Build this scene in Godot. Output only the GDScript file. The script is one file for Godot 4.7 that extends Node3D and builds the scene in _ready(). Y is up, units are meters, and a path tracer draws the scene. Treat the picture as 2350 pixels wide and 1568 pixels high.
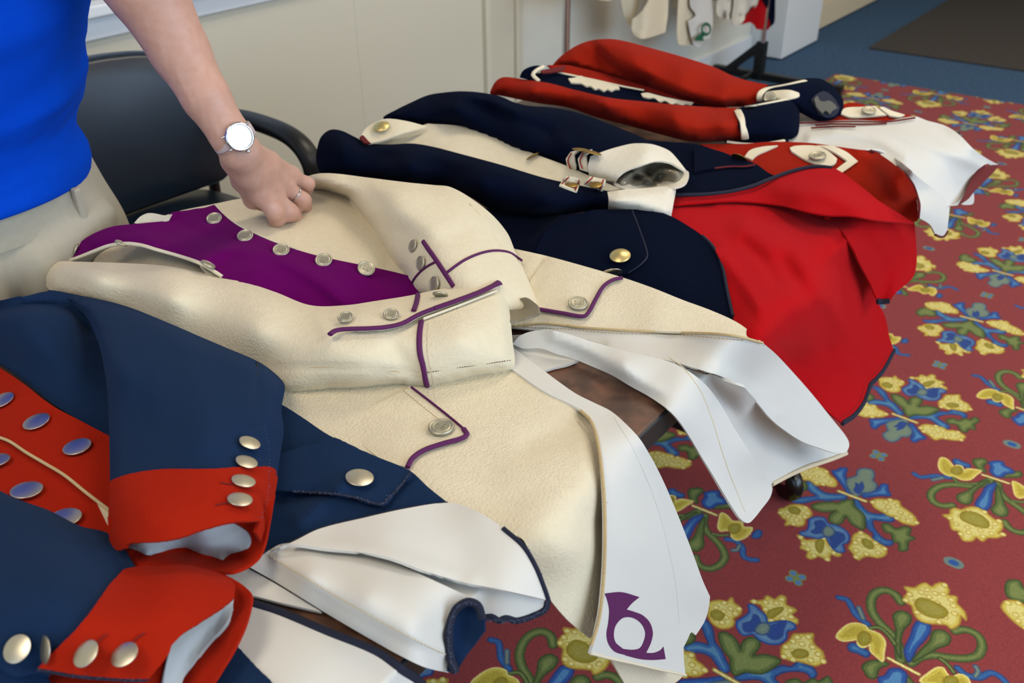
extends Node3D
# Uniform coats laid out on a long table in a carpeted room. x runs from the wall (-2.05) to the aisle, -z along the table, metres, y up.

const EYE := Vector3(0.0, 1.30, 0.0)
const YAW := -0.653644
const PITCH := -0.547923
const ROLL := -0.0104556
const FOC := 2119.86
const TABLE := 0.735
const SKIN := 0.0028
var axr := Vector3.RIGHT
var axu := Vector3.UP
var axf := Vector3.FORWARD
var M := {}
var noise := FastNoiseLite.new()


func _ready() -> void:
	# camera
	axf = Vector3(sin(YAW) * cos(PITCH), sin(PITCH), -cos(YAW) * cos(PITCH))
	var r0 := Vector3(cos(YAW), 0, sin(YAW))
	var u0 := r0.cross(axf)
	axr = r0 * cos(ROLL) + u0 * sin(ROLL)
	axu = u0 * cos(ROLL) - r0 * sin(ROLL)
	var cam := Camera3D.new()
	cam.name = "camera"
	cam.transform = Transform3D(Basis(axr, axu, -axf), EYE)
	cam.fov = rad_to_deg(2.0 * atan(784.0 / FOC))
	cam.near = 0.05
	cam.far = 60.0
	var lens := CameraAttributesPhysical.new()
	lens.frustum_focal_length = 33.0
	lens.frustum_focus_distance = 1.02
	lens.exposure_aperture = 8.0
	cam.attributes = lens
	add_child(cam)
	# environment: a dim sky; the room is closed, its lamps and windows light it
	var env := Environment.new()
	env.background_mode = Environment.BG_COLOR
	env.background_color = Color(0.55, 0.65, 0.8)
	env.tonemap_mode = Environment.TONE_MAPPER_LINEAR
	env.tonemap_exposure = 1.16
	env.sdfgi_enabled = true
	env.ssao_enabled = true
	env.ssil_enabled = true
	var we := WorldEnvironment.new()
	we.name = "environment"
	we.environment = env
	add_child(we)
	area_light("window_daylight", Vector3(3.36, 1.75, -1.2), Vector3(-1, -0.12, 0), Vector2(4.6, 1.9), Color(0.80, 0.90, 1.0), 12.5)
	area_light("window_daylight", Vector3(0.2, 1.75, 3.26), Vector3(0, -0.1, -1), Vector2(3.0, 1.9), Color(0.80, 0.90, 1.0), 3.2)
	for p in LAMPS:
		area_light("ceiling_lamp_glow", Vector3(p.x, 2.63, p.y), Vector3.DOWN, Vector2(0.56, 1.16), Color(1.0, 0.94, 0.85), 1.32)
	noise.seed = 7
	noise.frequency = 1.0
	make_materials()
	room()
	table()
	coat_navy_red()
	coat_beige()
	coat_navy_white()
	coat_scarlet()
	person()
	chair()
	rack()


const LAMPS := [Vector2(-0.6, 0.6), Vector2(-0.6, -2.2), Vector2(1.6, -0.8), Vector2(-0.6, -5.0), Vector2(1.6, -3.6), Vector2(1.6, -6.4)]


func area_light(called: String, at: Vector3, towards: Vector3, size: Vector2, tint: Color, energy: float) -> void:
	var l := AreaLight3D.new()
	l.name = called
	l.area_size = size
	l.light_color = tint
	l.light_energy = energy
	l.light_size = 0.5
	l.shadow_enabled = true
	l.area_range = 14.0
	l.area_attenuation = 2.0
	add_child(l, true)
	var up := Vector3.UP if absf(towards.y) < 0.9 else Vector3.FORWARD
	l.transform = Transform3D(Basis.looking_at(towards, up), at)


# ---------------------------------------------------------------- measuring: from a sight line to a point in the room
func ray(px: float, py: float) -> Vector3:
	return axr * ((px - 1175.0) / FOC) - axu * ((py - 784.0) / FOC) + axf


func P(px: float, py: float, h: float) -> Vector3:      # the point h centimetres above the table top
	var d := ray(px, py)
	return EYE + d * ((TABLE + h * 0.01 - EYE.y) / d.y)


func PX(px: float, py: float, x: float) -> Vector3:     # the point in the upright plane at x
	var d := ray(px, py)
	return EYE + d * (x / d.x)


func hx(px: float, py: float, x: float) -> float:
	return (PX(px, py, x).y - TABLE) * 100.0


# ---------------------------------------------------------------- naming
func tag(o: Node3D, label: String, category := "", group := "", kind := "") -> Node3D:
	if label:
		o.set_meta("label", label)
	if category:
		o.set_meta("category", category)
	if group:
		o.set_meta("group", group)
	if kind:
		o.set_meta("kind", kind)
	return o


func thing(called: String, label: String, category: String, at := Vector3.ZERO, group := "") -> Node3D:
	var o := Node3D.new()
	put(o, called, self)
	o.position = at
	return tag(o, label, category, group)


func put(o: Node3D, called: String, parent: Node) -> void:
	var n := called
	var k := 0
	while parent.has_node(NodePath(n)):
		k += 1
		n = "%s_%03d" % [called, k]
	o.name = n
	parent.add_child(o, true)


func part(parent: Node, called: String, mesh: Mesh, mat: Material, at := Vector3.ZERO) -> MeshInstance3D:
	var o := MeshInstance3D.new()
	o.mesh = mesh
	o.material_override = null
	if mesh is PrimitiveMesh:
		mesh.material = mat
	else:
		for i in mesh.get_surface_count():
			mesh.surface_set_material(i, mat)
	put(o, called, parent)
	o.position = at
	o.cast_shadow = GeometryInstance3D.SHADOW_CASTING_SETTING_ON
	return o


# ---------------------------------------------------------------- soft surfaces: heights over the table, from control points and folds
func numbers(s: String) -> Array:
	var out := []
	for w in s.split(" ", false):
		var corner := w.ends_with("!")
		if corner:
			w = w.substr(0, w.length() - 1)
		var x_plane := "@" in w
		var f := w.replace("@", ",").split(",")
		var v := [f[0].to_float(), f[1].to_float(), f[2].to_float() if f.size() > 2 else 0.0]
		if x_plane:
			v[2] = hx(v[0], v[1], v[2])
		v.append(corner)
		out.append(v)
	return out


func kern(r2: float) -> float:
	return 0.0 if r2 < 1e-12 else r2 * log(r2)


func cloth(ctrl: String, folds := [], rim := []) -> Dictionary:
	var c := numbers(ctrl)
	var n := c.size()
	var m := n + 3
	var a := []
	for i in m:
		var row := PackedFloat64Array()
		row.resize(m + 1)
		a.append(row)
	for i in n:
		var xi: float = c[i][0] / 1000.0
		var yi: float = c[i][1] / 1000.0
		for j in n:
			var dx: float = xi - c[j][0] / 1000.0
			var dy: float = yi - c[j][1] / 1000.0
			a[i][j] = kern(dx * dx + dy * dy)
		a[i][i] += 2e-4
		a[i][n] = 1.0
		a[i][n + 1] = xi
		a[i][n + 2] = yi
		a[n][i] = 1.0
		a[n + 1][i] = xi
		a[n + 2][i] = yi
		a[i][m] = c[i][2]
	for i in m:
		var best := i
		for j in range(i + 1, m):
			if absf(a[j][i]) > absf(a[best][i]):
				best = j
		var t = a[i]
		a[i] = a[best]
		a[best] = t
		var pivot: PackedFloat64Array = a[i]
		for j in range(i + 1, m):
			var row: PackedFloat64Array = a[j]
			var f := row[i] / pivot[i]
			if f == 0.0:
				continue
			for k in range(i, m + 1):
				row[k] -= f * pivot[k]
			a[j] = row
	var w := PackedFloat64Array()
	w.resize(m)
	for i in range(m - 1, -1, -1):
		var s: float = a[i][m]
		for k in range(i + 1, m):
			s -= a[i][k] * w[k]
		w[i] = s / a[i][i]
	var px := PackedFloat64Array()
	var py := PackedFloat64Array()
	for v in c:
		px.append(v[0] / 1000.0)
		py.append(v[1] / 1000.0)
	var fs := []
	for f in folds:
		var pts := PackedVector2Array()
		for v in numbers(f[0]):
			pts.append(Vector2(v[0], v[1]))
		pts = smooth_line(pts, 14.0)
		fs.append([pts, float(f[1]), float(f[2]), float(f[3] if f.size() > 3 else f[2])])
	var d := {"w": w, "x": px, "y": py, "folds": fs, "lift": 0.0}
	if rim.size():
		d.rim = outline(rim[0], 16.0)
		d.drop = float(rim[1])
		d.wide = float(rim[2])
	return d


func over(S: Dictionary, lift: float) -> Dictionary:     # the same surface, a little higher
	var d := S.duplicate()
	d.lift = S.lift + lift
	return d


func hgt(S: Dictionary, p: Vector2) -> float:
	var w: PackedFloat64Array = S.w
	var xs: PackedFloat64Array = S.x
	var ys: PackedFloat64Array = S.y
	var n := xs.size()
	var x := p.x / 1000.0
	var y := p.y / 1000.0
	var h := w[n] + w[n + 1] * x + w[n + 2] * y
	for i in n:
		var dx := x - xs[i]
		var dy := y - ys[i]
		var r2 := dx * dx + dy * dy
		if r2 > 1e-12:
			h += w[i] * r2 * log(r2)
	for f in S.folds:
		var pts: PackedVector2Array = f[0]
		var reach: float = maxf(f[2], f[3]) * 2.6
		var best := reach * reach
		var side := 1.0
		for i in range(pts.size() - 1):
			var a := pts[i]
			var b := pts[i + 1]
			if minf(a.x, b.x) - reach > p.x or maxf(a.x, b.x) + reach < p.x or minf(a.y, b.y) - reach > p.y or maxf(a.y, b.y) + reach < p.y:
				continue
			var q := Geometry2D.get_closest_point_to_segment(p, a, b)
			var d2 := q.distance_squared_to(p)
			if d2 < best:
				best = d2
				side = (b - a).cross(p - a)
		if best < reach * reach:
			var wd: float = f[2] if side < 0.0 else f[3]
			h += f[1] * exp(-best / (wd * wd))
	if S.has("rim"):
		var e: PackedVector2Array = S.rim
		var ww: float = S.wide
		var near := ww * ww
		var k := e.size()
		for i in k:
			var a := e[i]
			var b := e[(i + 1) % k]
			if minf(a.x, b.x) - ww > p.x or maxf(a.x, b.x) + ww < p.x or minf(a.y, b.y) - ww > p.y or maxf(a.y, b.y) + ww < p.y:
				continue
			near = minf(near, Geometry2D.get_closest_point_to_segment(p, a, b).distance_squared_to(p))
		var t := 1.0 - minf(sqrt(near) / ww, 1.0)
		h -= S.drop * (1.0 - sqrt(maxf(0.0, 1.0 - t * t)))
	return on_table(p, h) + S.lift


# cloth rests on the table top and hangs outside its edge: never through it
func on_table(p: Vector2, h: float) -> float:
	var d := ray(p.x, p.y)
	var least := 0.3
	if d.x * (TABLE + 0.003 - EYE.y) / d.y > -0.348:
		least = (EYE.y + d.y * (-0.348 / d.x) - TABLE) * 100.0 if d.x < -0.05 else -80.0
		if least < -22.0:
			return h
	var g := h - least
	if g > 0.5:
		return h
	return least + 0.5 * exp((g - 0.5) / 0.5)


func at_h(S: Dictionary, p: Vector2, lift := 0.0) -> Vector3:
	return P(p.x, p.y, hgt(S, p) + lift)


func normal_at(S: Dictionary, p: Vector2) -> Vector3:
	var e := 5.0
	var u := at_h(S, p + Vector2(e, 0)) - at_h(S, p - Vector2(e, 0))
	var v := at_h(S, p + Vector2(0, e)) - at_h(S, p - Vector2(0, e))
	var n := u.cross(v).normalized()
	return -n if n.dot(EYE - at_h(S, p)) < 0.0 else n


func crm(a: Vector2, b: Vector2, c: Vector2, d: Vector2, t: float) -> Vector2:
	# centripetal enough for outlines: tangents limited by the neighbouring spans
	var l := b.distance_to(c)
	var m1 := (c - a).limit_length(1e6)
	var m2 := (d - b).limit_length(1e6)
	var l1 := maxf(a.distance_to(b), 1e-3)
	var l3 := maxf(c.distance_to(d), 1e-3)
	m1 = m1 * (l / (l + l1))
	m2 = m2 * (l / (l + l3))
	var t2 := t * t
	var t3 := t2 * t
	return b * (2 * t3 - 3 * t2 + 1) + m1 * (t3 - 2 * t2 + t) + c * (3 * t2 - 2 * t3) + m2 * (t3 - t2)


func smooth_line(pts: PackedVector2Array, step: float) -> PackedVector2Array:
	var out := PackedVector2Array()
	var n := pts.size()
	if n < 2:
		return pts
	for i in range(n - 1):
		var b := pts[i]
		var c := pts[i + 1]
		var a := pts[i - 1] if i > 0 else b * 2.0 - c
		var d := pts[i + 2] if i + 2 < n else c * 2.0 - b
		var k := maxi(1, int(ceil(b.distance_to(c) / step)))
		for j in k:
			out.append(crm(a, b, c, d, float(j) / k))
	out.append(pts[n - 1])
	return out


func outline(s: String, step: float, fray := 0.0) -> PackedVector2Array:
	var v := numbers(s)
	var n := v.size()
	var out := PackedVector2Array()
	var rng := RandomNumberGenerator.new()
	rng.seed = s.length() * 31 + n
	for i in n:
		var b := Vector2(v[i][0], v[i][1])
		var c := Vector2(v[(i + 1) % n][0], v[(i + 1) % n][1])
		var a := Vector2(v[(i + n - 1) % n][0], v[(i + n - 1) % n][1])
		var d := Vector2(v[(i + 2) % n][0], v[(i + 2) % n][1])
		if v[i][3]:
			a = b * 2.0 - c
		if v[(i + 1) % n][3]:
			d = c * 2.0 - b
		var k := maxi(1, int(ceil(b.distance_to(c) / step)))
		for j in k:
			var q := crm(a, b, c, d, float(j) / k)
			if fray > 0.0:
				q += Vector2(rng.randf_range(-fray, fray), rng.randf_range(-fray, fray))
			out.append(q)
	return out


# A piece of cloth: its outline, the surface S it lies in, and options:
# round [drop cm, width px] rolls the edges down; thick m; grid px; fray px; lift cm
func panel(parent: Node, called: String, line: String, S: Dictionary, mat: Material, o := {}) -> MeshInstance3D:
	var grid: float = o.get("grid", 11.0)
	var edge := outline(line, minf(7.0, grid * 0.7), o.get("fray", 0.0))
	var pts := PackedVector2Array()
	for p in edge:
		if pts.is_empty() or pts[-1].distance_squared_to(p) > 1.0:
			pts.append(p)
	if pts[0].distance_squared_to(pts[-1]) < 1.0:
		pts.remove_at(pts.size() - 1)
	edge = pts.duplicate()
	var ne := edge.size()
	var lo := edge[0]
	var hi := edge[0]
	for p in edge:
		lo = lo.min(p)
		hi = hi.max(p)
	var row := 0
	var y := lo.y
	var gap := grid * 0.55
	while y < hi.y:
		var xs := []
		for i in ne:
			var a := edge[i]
			var b := edge[(i + 1) % ne]
			if (a.y <= y) != (b.y <= y):
				xs.append(a.x + (y - a.y) / (b.y - a.y) * (b.x - a.x))
		xs.sort()
		var x := lo.x + (grid * 0.5 if row % 2 else 0.0)
		while x < hi.x:
			var inside := false
			for v in xs:
				if v < x:
					inside = not inside
				else:
					break
			if inside:
				var p := Vector2(x + 0.13 * sin(x * 7.1 + y), y + 0.13 * cos(x * 3.3))
				var near := false
				for i in ne:
					if absf(edge[i].x - x) < gap and absf(edge[i].y - y) < gap:
						near = true
						break
				if not near:
					pts.append(p)
			x += grid
		y += grid * 0.87
		row += 1
	var tri := Geometry2D.triangulate_delaunay(pts)
	var tries := 0
	while tri.is_empty() and tries < 8:      # points in an unlucky line: nudge them by a hair
		tries += 1
		for i in pts.size():
			pts[i] += Vector2(sin(i * 12.9 + tries * 3.1), cos(i * 7.7 + tries * 1.7)) * 0.02 * tries
		for i in ne:
			edge[i] = pts[i]
		tri = Geometry2D.triangulate_delaunay(pts)
	if tri.is_empty():
		print("no triangles: ", called)
	var n := pts.size()
	var rnd: Array = o.get("round", [])
	var ramp: Array = o.get("ramp", [])       # [from x, y, to x, y, lift cm at the end]
	var pos := PackedVector3Array()
	pos.resize(n)
	var lift: float = o.get("lift", 0.0)
	for i in n:
		var h := hgt(S, pts[i]) + lift
		if ramp.size():
			var r0 := Vector2(ramp[0], ramp[1])
			var r1 := Vector2(ramp[2], ramp[3])
			h += ramp[4] * clampf((pts[i] - r0).dot(r1 - r0) / r0.distance_squared_to(r1), 0.0, 1.0)
		if rnd.size():
			var best := 1e9
			var p := pts[i]
			for k in ne:
				var d2 := Geometry2D.get_closest_point_to_segment(p, edge[k], edge[(k + 1) % ne]).distance_squared_to(p) if i >= ne else 0.0
				best = minf(best, d2)
				if best == 0.0:
					break
			var t := 1.0 - minf(sqrt(best) / rnd[1], 1.0)
			h -= rnd[0] * (1.0 - sqrt(maxf(0.0, 1.0 - t * t)))
		pos[i] = P(pts[i].x, pts[i].y, h)
	var nor := PackedVector3Array()
	nor.resize(n)
	var faces := PackedInt32Array()
	for i in range(0, tri.size(), 3):
		var ia := tri[i]
		var ib := tri[i + 1]
		var ic := tri[i + 2]
		var mid := (pts[ia] + pts[ib] + pts[ic]) / 3.0
		if not Geometry2D.is_point_in_polygon(mid, edge):
			continue
		var f := (pos[ib] - pos[ia]).cross(pos[ic] - pos[ia])
		if f.dot(EYE - pos[ia]) < 0.0:
			f = -f
			var s := ib
			ib = ic
			ic = s
		nor[ia] += f
		nor[ib] += f
		nor[ic] += f
		faces.append_array([ia, ic, ib])       # clockwise from above
	for i in n:
		nor[i] = nor[i].normalized()
	if faces.is_empty() or is_nan(pos[0].x):
		print("bad panel ", called, " ", n, " ", tri.size(), " ", faces.size(), " ", pos[0])
	return part(parent, called, shell(pos, nor, faces, ne, o.get("thick", SKIN)), mat)


func shell(pos: PackedVector3Array, nor: PackedVector3Array, faces: PackedInt32Array, ne: int, thick: float) -> ArrayMesh:
	var n := pos.size()
	var V := pos.duplicate()
	var N := nor.duplicate()
	var F := faces.duplicate()
	for i in n:
		V.append(pos[i] - nor[i] * thick)
		N.append(-nor[i])
	for i in range(0, faces.size(), 3):
		F.append_array([n + faces[i], n + faces[i + 2], n + faces[i + 1]])
	for i in ne:
		var j := (i + 1) % ne
		var b := V.size()
		var out := (pos[j] - pos[i]).cross(nor[i]).normalized()
		for q in [pos[i], pos[j], pos[j] - nor[j] * thick, pos[i] - nor[i] * thick]:
			V.append(q)
			N.append(out)
		F.append_array([b, b + 1, b + 2, b, b + 2, b + 3])
	return mesh_of(V, N, F)


func mesh_of(V: PackedVector3Array, N: PackedVector3Array, F: PackedInt32Array, UV := PackedVector2Array()) -> ArrayMesh:
	var arr := []
	arr.resize(Mesh.ARRAY_MAX)
	arr[Mesh.ARRAY_VERTEX] = V
	arr[Mesh.ARRAY_NORMAL] = N
	arr[Mesh.ARRAY_INDEX] = F
	if UV.size():
		arr[Mesh.ARRAY_TEX_UV] = UV
	var m := ArrayMesh.new()
	m.add_surface_from_arrays(Mesh.PRIMITIVE_TRIANGLES, arr)
	return m


# a cord or tape along a line on a surface: width and height in metres
func cord(parent: Node, called: String, line: String, S: Dictionary, mat: Material, wide := 0.0045, high := 0.0028, lift := 0.12) -> MeshInstance3D:
	var pts := PackedVector2Array()
	for v in numbers(line):
		pts.append(Vector2(v[0], v[1]))
	pts = smooth_line(pts, 7.0)
	var c := PackedVector3Array()
	var up := PackedVector3Array()
	for p in pts:
		c.append(at_h(S, p, lift))
		up.append(normal_at(S, p))
	return part(parent, called, tube(c, up, wide * 0.5, high * 0.5), mat)


func tube(c: PackedVector3Array, up: PackedVector3Array, rw: float, rh: float, sides := 8, taper := PackedFloat32Array()) -> ArrayMesh:
	var V := PackedVector3Array()
	var N := PackedVector3Array()
	var F := PackedInt32Array()
	var n := c.size()
	for i in n:
		var t := (c[mini(i + 1, n - 1)] - c[maxi(i - 1, 0)]).normalized()
		var side := t.cross(up[i]).normalized()
		var u := side.cross(t).normalized()
		var k := taper[i] if taper.size() else 1.0
		for s in sides:
			var a := TAU * s / sides
			V.append(c[i] + side * cos(a) * rw * k + u * sin(a) * rh * k)
			N.append((side * cos(a) / rw + u * sin(a) / rh).normalized())
	for i in range(n - 1):
		for s in sides:
			var a := i * sides + s
			var b := i * sides + (s + 1) % sides
			F.append_array([a, b, a + sides, b, b + sides, a + sides])
	for e in [0, n - 1]:
		var t := (c[1] - c[0]).normalized() * -1.0 if e == 0 else (c[n - 1] - c[n - 2]).normalized()
		var b := V.size()
		V.append(c[e])
		N.append(t)
		for s in sides:
			V.append(V[e * sides + s])
			N.append(t)
		for s in sides:
			var p := b + 1 + s
			var q := b + 1 + (s + 1) % sides
			F.append_array([b, q, p] if e == 0 else [b, p, q])
	return mesh_of(V, N, F)


# running stitches: short threads along a line, joined into one part
func stitches(parent: Node, line: String, S: Dictionary, mat: Material, every := 9.0, lift := 0.03, long := 0.6) -> void:
	var pts := PackedVector2Array()
	for v in numbers(line):
		pts.append(Vector2(v[0], v[1]))
	pts = smooth_line(pts, every)
	var st := SurfaceTool.new()
	st.begin(Mesh.PRIMITIVE_TRIANGLES)
	for i in range(pts.size() - 1):
		var a := at_h(S, pts[i], lift)
		var b := at_h(S, pts[i].lerp(pts[i + 1], long), lift)
		var u := normal_at(S, pts[i])
		st.append_from(tube(PackedVector3Array([a, b]), PackedVector3Array([u, u]), 0.0005, 0.0005, 5), 0, Transform3D.IDENTITY)
	var o := part(parent, "stitching", st.commit(), mat)
	o.set_meta("kind", "stuff")


# loose threads along a raw edge: short fine fibres, joined into one part
func frays(parent: Node, line: String, S: Dictionary, mat: Material, every := 4.0, long := 0.0025, lift := 0.1) -> void:
	var pts := PackedVector2Array()
	for v in numbers(line):
		pts.append(Vector2(v[0], v[1]))
	pts = smooth_line(pts, every)
	var rng := RandomNumberGenerator.new()
	rng.seed = line.length() + 5
	var st := SurfaceTool.new()
	st.begin(Mesh.PRIMITIVE_TRIANGLES)
	for i in range(pts.size() - 1):
		var a := at_h(S, pts[i], lift + rng.randf_range(-0.1, 0.1))
		var b := at_h(S, pts[i + 1], lift)
		var n := normal_at(S, pts[i])
		var t := (b - a).normalized()
		var d := (t.cross(n) * rng.randf_range(-1.0, 1.0) + n * rng.randf_range(0.0, 0.7) + t * rng.randf_range(-0.6, 0.6)).normalized()
		var l := long * (0.35 + 0.65 * rng.randf()) * (2.2 if rng.randf() < 0.04 else 1.0)
		st.append_from(tube(PackedVector3Array([a - d * l * 0.3, a + d * l]), PackedVector3Array([n, n]), 0.00022, 0.00022, 4), 0, Transform3D.IDENTITY)
	var o := part(parent, "loose_threads", st.commit(), mat)
	o.set_meta("kind", "stuff")


func lathe(profile: Array, sides := 28) -> ArrayMesh:        # profile: [radius, height] from the top middle outwards and down
	var V := PackedVector3Array()
	var N := PackedVector3Array()
	var F := PackedInt32Array()
	var n := profile.size()
	for i in n:
		var a: Array = profile[maxi(i - 1, 0)]
		var b: Array = profile[mini(i + 1, n - 1)]
		var d := Vector2(b[0] - a[0], b[1] - a[1]).normalized()
		for s in sides:
			var t := TAU * s / sides
			V.append(Vector3(cos(t) * profile[i][0], profile[i][1], sin(t) * profile[i][0]))
			N.append(Vector3(cos(t) * -d.y, d.x, sin(t) * -d.y).normalized())
	for i in range(n - 1):
		for s in sides:
			var a := i * sides + s
			var b := i * sides + (s + 1) % sides
			F.append_array([a, a + sides, b, b, a + sides, b + sides])
	return mesh_of(V, N, F)


var button_mesh := {}


func button(parent: Node, S: Dictionary, px: float, py: float, radius: float, kind: String, spin := 0.0, lift := 0.1, lean := Vector3.ZERO) -> MeshInstance3D:
	if not button_mesh.has(kind):
		var prof := []
		if kind == "pewter":      # struck with a number inside two raised rings
			prof = [[0.0, 0.16], [0.55, 0.155], [0.62, 0.2], [0.67, 0.2], [0.72, 0.15], [0.8, 0.15], [0.85, 0.22], [0.93, 0.22], [1.0, 0.14], [1.0, 0.0], [0.9, -0.08], [0.0, -0.08]]
		elif kind == "silver":    # plain shallow dome
			for k in 9:
				var r := k / 8.0
				prof.append([r * 0.96, 0.2 - 0.12 * r * r])
			prof.append_array([[1.0, 0.06], [0.98, -0.02], [0.3, -0.12], [0.0, -0.12]])
		elif kind == "brass":
			prof = [[0.0, 0.2], [0.4, 0.18], [0.8, 0.11], [0.96, 0.06], [1.0, 0.02], [0.97, -0.03], [0.0, -0.06]]
		else:                     # gilt dome
			for k in 9:
				var r := k / 8.0
				prof.append([r * 0.95, 0.42 - 0.3 * r * r])
			prof.append_array([[1.0, 0.06], [0.98, -0.04], [0.3, -0.14], [0.0, -0.14]])
		button_mesh[kind] = lathe(prof)
		button_mesh[kind].surface_set_material(0, M[kind])
	var o := MeshInstance3D.new()
	o.mesh = button_mesh[kind]
	put(o, "button", parent)
	var n := (normal_at(S, Vector2(px, py)) + lean).normalized()
	var x := (axr - n * axr.dot(n)).normalized().rotated(n, spin)
	o.transform = Transform3D(Basis(x, n, x.cross(n)) * Basis.from_scale(Vector3.ONE * radius), at_h(S, Vector2(px, py), lift))
	if kind == "pewter":
		if not button_mesh.has("digits"):
			var t := TextMesh.new()
			t.text = "18"
			var f := SystemFont.new()
			f.font_names = PackedStringArray(["Droid Serif"])
			f.font_weight = 700
			t.font = f
			t.font_size = 32
			t.pixel_size = 0.024
			t.depth = 0.1
			t.curve_step = 2.0
			t.material = M["pewter"]
			button_mesh["digits"] = t
		var d := MeshInstance3D.new()
		d.mesh = button_mesh["digits"]
		put(d, "number", o)
		d.transform = Transform3D(Basis(Vector3.RIGHT, Vector3.FORWARD, Vector3.UP), Vector3(0, 0.17, 0.0))
	return o


# ---------------------------------------------------------------- hard shapes
func rbox(size: Vector3, r := 0.004) -> ArrayMesh:
	var st := SurfaceTool.new()
	st.begin(Mesh.PRIMITIVE_TRIANGLES)
	r = minf(r, minf(size.x, minf(size.y, size.z)) * 0.45)
	var h := size * 0.5
	var c := h - Vector3.ONE * r
	# each corner octant: six points; faces built from an octahedron-like split: use 3 rounded corner rings through a cube-sphere of 3 steps
	var V := PackedVector3Array()
	var N := PackedVector3Array()
	var F := PackedInt32Array()
	for face in 6:
		var ax := face / 2
		var sg := 1.0 if face % 2 else -1.0
		var n := Vector3.ZERO
		n[ax] = sg
		var u := Vector3.ZERO
		u[(ax + 1) % 3] = 1.0
		var v := n.cross(u)
		var hu := absf(u.dot(h))
		var hv := absf(v.dot(h))
		var hn := absf(n.dot(h))
		var us := [[-hu, -1.0], [-hu + r * 0.3, -0.7], [-hu + r, 0.0], [hu - r, 0.0], [hu - r * 0.3, 0.7], [hu, 1.0]]
		var vs := [[-hv, -1.0], [-hv + r * 0.3, -0.7], [-hv + r, 0.0], [hv - r, 0.0], [hv - r * 0.3, 0.7], [hv, 1.0]]
		var b := V.size()
		for a in us:
			for e in vs:
				var q: Vector3 = u * a[0] + v * e[0] + n * hn
				var inner := Vector3(clampf(q.x, -c.x, c.x), clampf(q.y, -c.y, c.y), clampf(q.z, -c.z, c.z))
				var d := (q - inner).normalized()
				V.append(inner + d * r)
				N.append(d)
		for i in 5:
			for j in 5:
				var k := b + i * 6 + j
				F.append_array([k, k + 1, k + 6, k + 1, k + 7, k + 6])
	return mesh_of(V, N, F)


func box(parent: Node, called: String, lo: Vector3, hi: Vector3, mat: Material, r := 0.003) -> MeshInstance3D:
	return part(parent, called, rbox(hi - lo, r), mat, (lo + hi) * 0.5)


func rod(parent: Node, called: String, pts: PackedVector3Array, radius: float, mat: Material, sides := 12) -> MeshInstance3D:
	var up := PackedVector3Array()
	for i in pts.size():
		var t := (pts[mini(i + 1, pts.size() - 1)] - pts[maxi(i - 1, 0)]).normalized()
		up.append(Vector3.UP if absf(t.y) < 0.8 else Vector3.RIGHT)
	return part(parent, called, tube(pts, up, radius, radius, sides), mat)


func curve3(ctrl: Array, steps := 8) -> PackedVector3Array:
	var out := PackedVector3Array()
	var n := ctrl.size()
	for i in range(n - 1):
		var a: Vector3 = ctrl[maxi(i - 1, 0)]
		var d: Vector3 = ctrl[mini(i + 2, n - 1)]
		for k in steps:
			out.append((ctrl[i] as Vector3).cubic_interpolate(ctrl[i + 1], a, d, float(k) / steps))
	out.append(ctrl[n - 1])
	return out


# rings of points lofted into a closed skin; every ring has the same number of points
func loft(rings: Array, cap := true) -> ArrayMesh:
	var V := PackedVector3Array()
	var F := PackedInt32Array()
	var m: int = rings[0].size()
	for r in rings:
		V.append_array(r)
	for i in range(rings.size() - 1):
		for s in m:
			var a := i * m + s
			var b := i * m + (s + 1) % m
			F.append_array([a, b, a + m, b, b + m, a + m])
	if cap:
		for e in [0, rings.size() - 1]:
			var mid := Vector3.ZERO
			for q in rings[e]:
				mid += q / m
			V.append(mid)
			var k := V.size() - 1
			for s in m:
				var a: int = e * m + s
				var b: int = e * m + (s + 1) % m
				F.append_array([k, b, a] if e == 0 else [k, a, b])
	return smooth_mesh(V, F)


func smooth_mesh(V: PackedVector3Array, F: PackedInt32Array) -> ArrayMesh:
	var N := PackedVector3Array()
	N.resize(V.size())
	for i in range(0, F.size(), 3):
		var f := (V[F[i + 2]] - V[F[i]]).cross(V[F[i + 1]] - V[F[i]])
		N[F[i]] += f
		N[F[i + 1]] += f
		N[F[i + 2]] += f
	for i in N.size():
		N[i] = N[i].normalized()
	return mesh_of(V, N, F)


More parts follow.
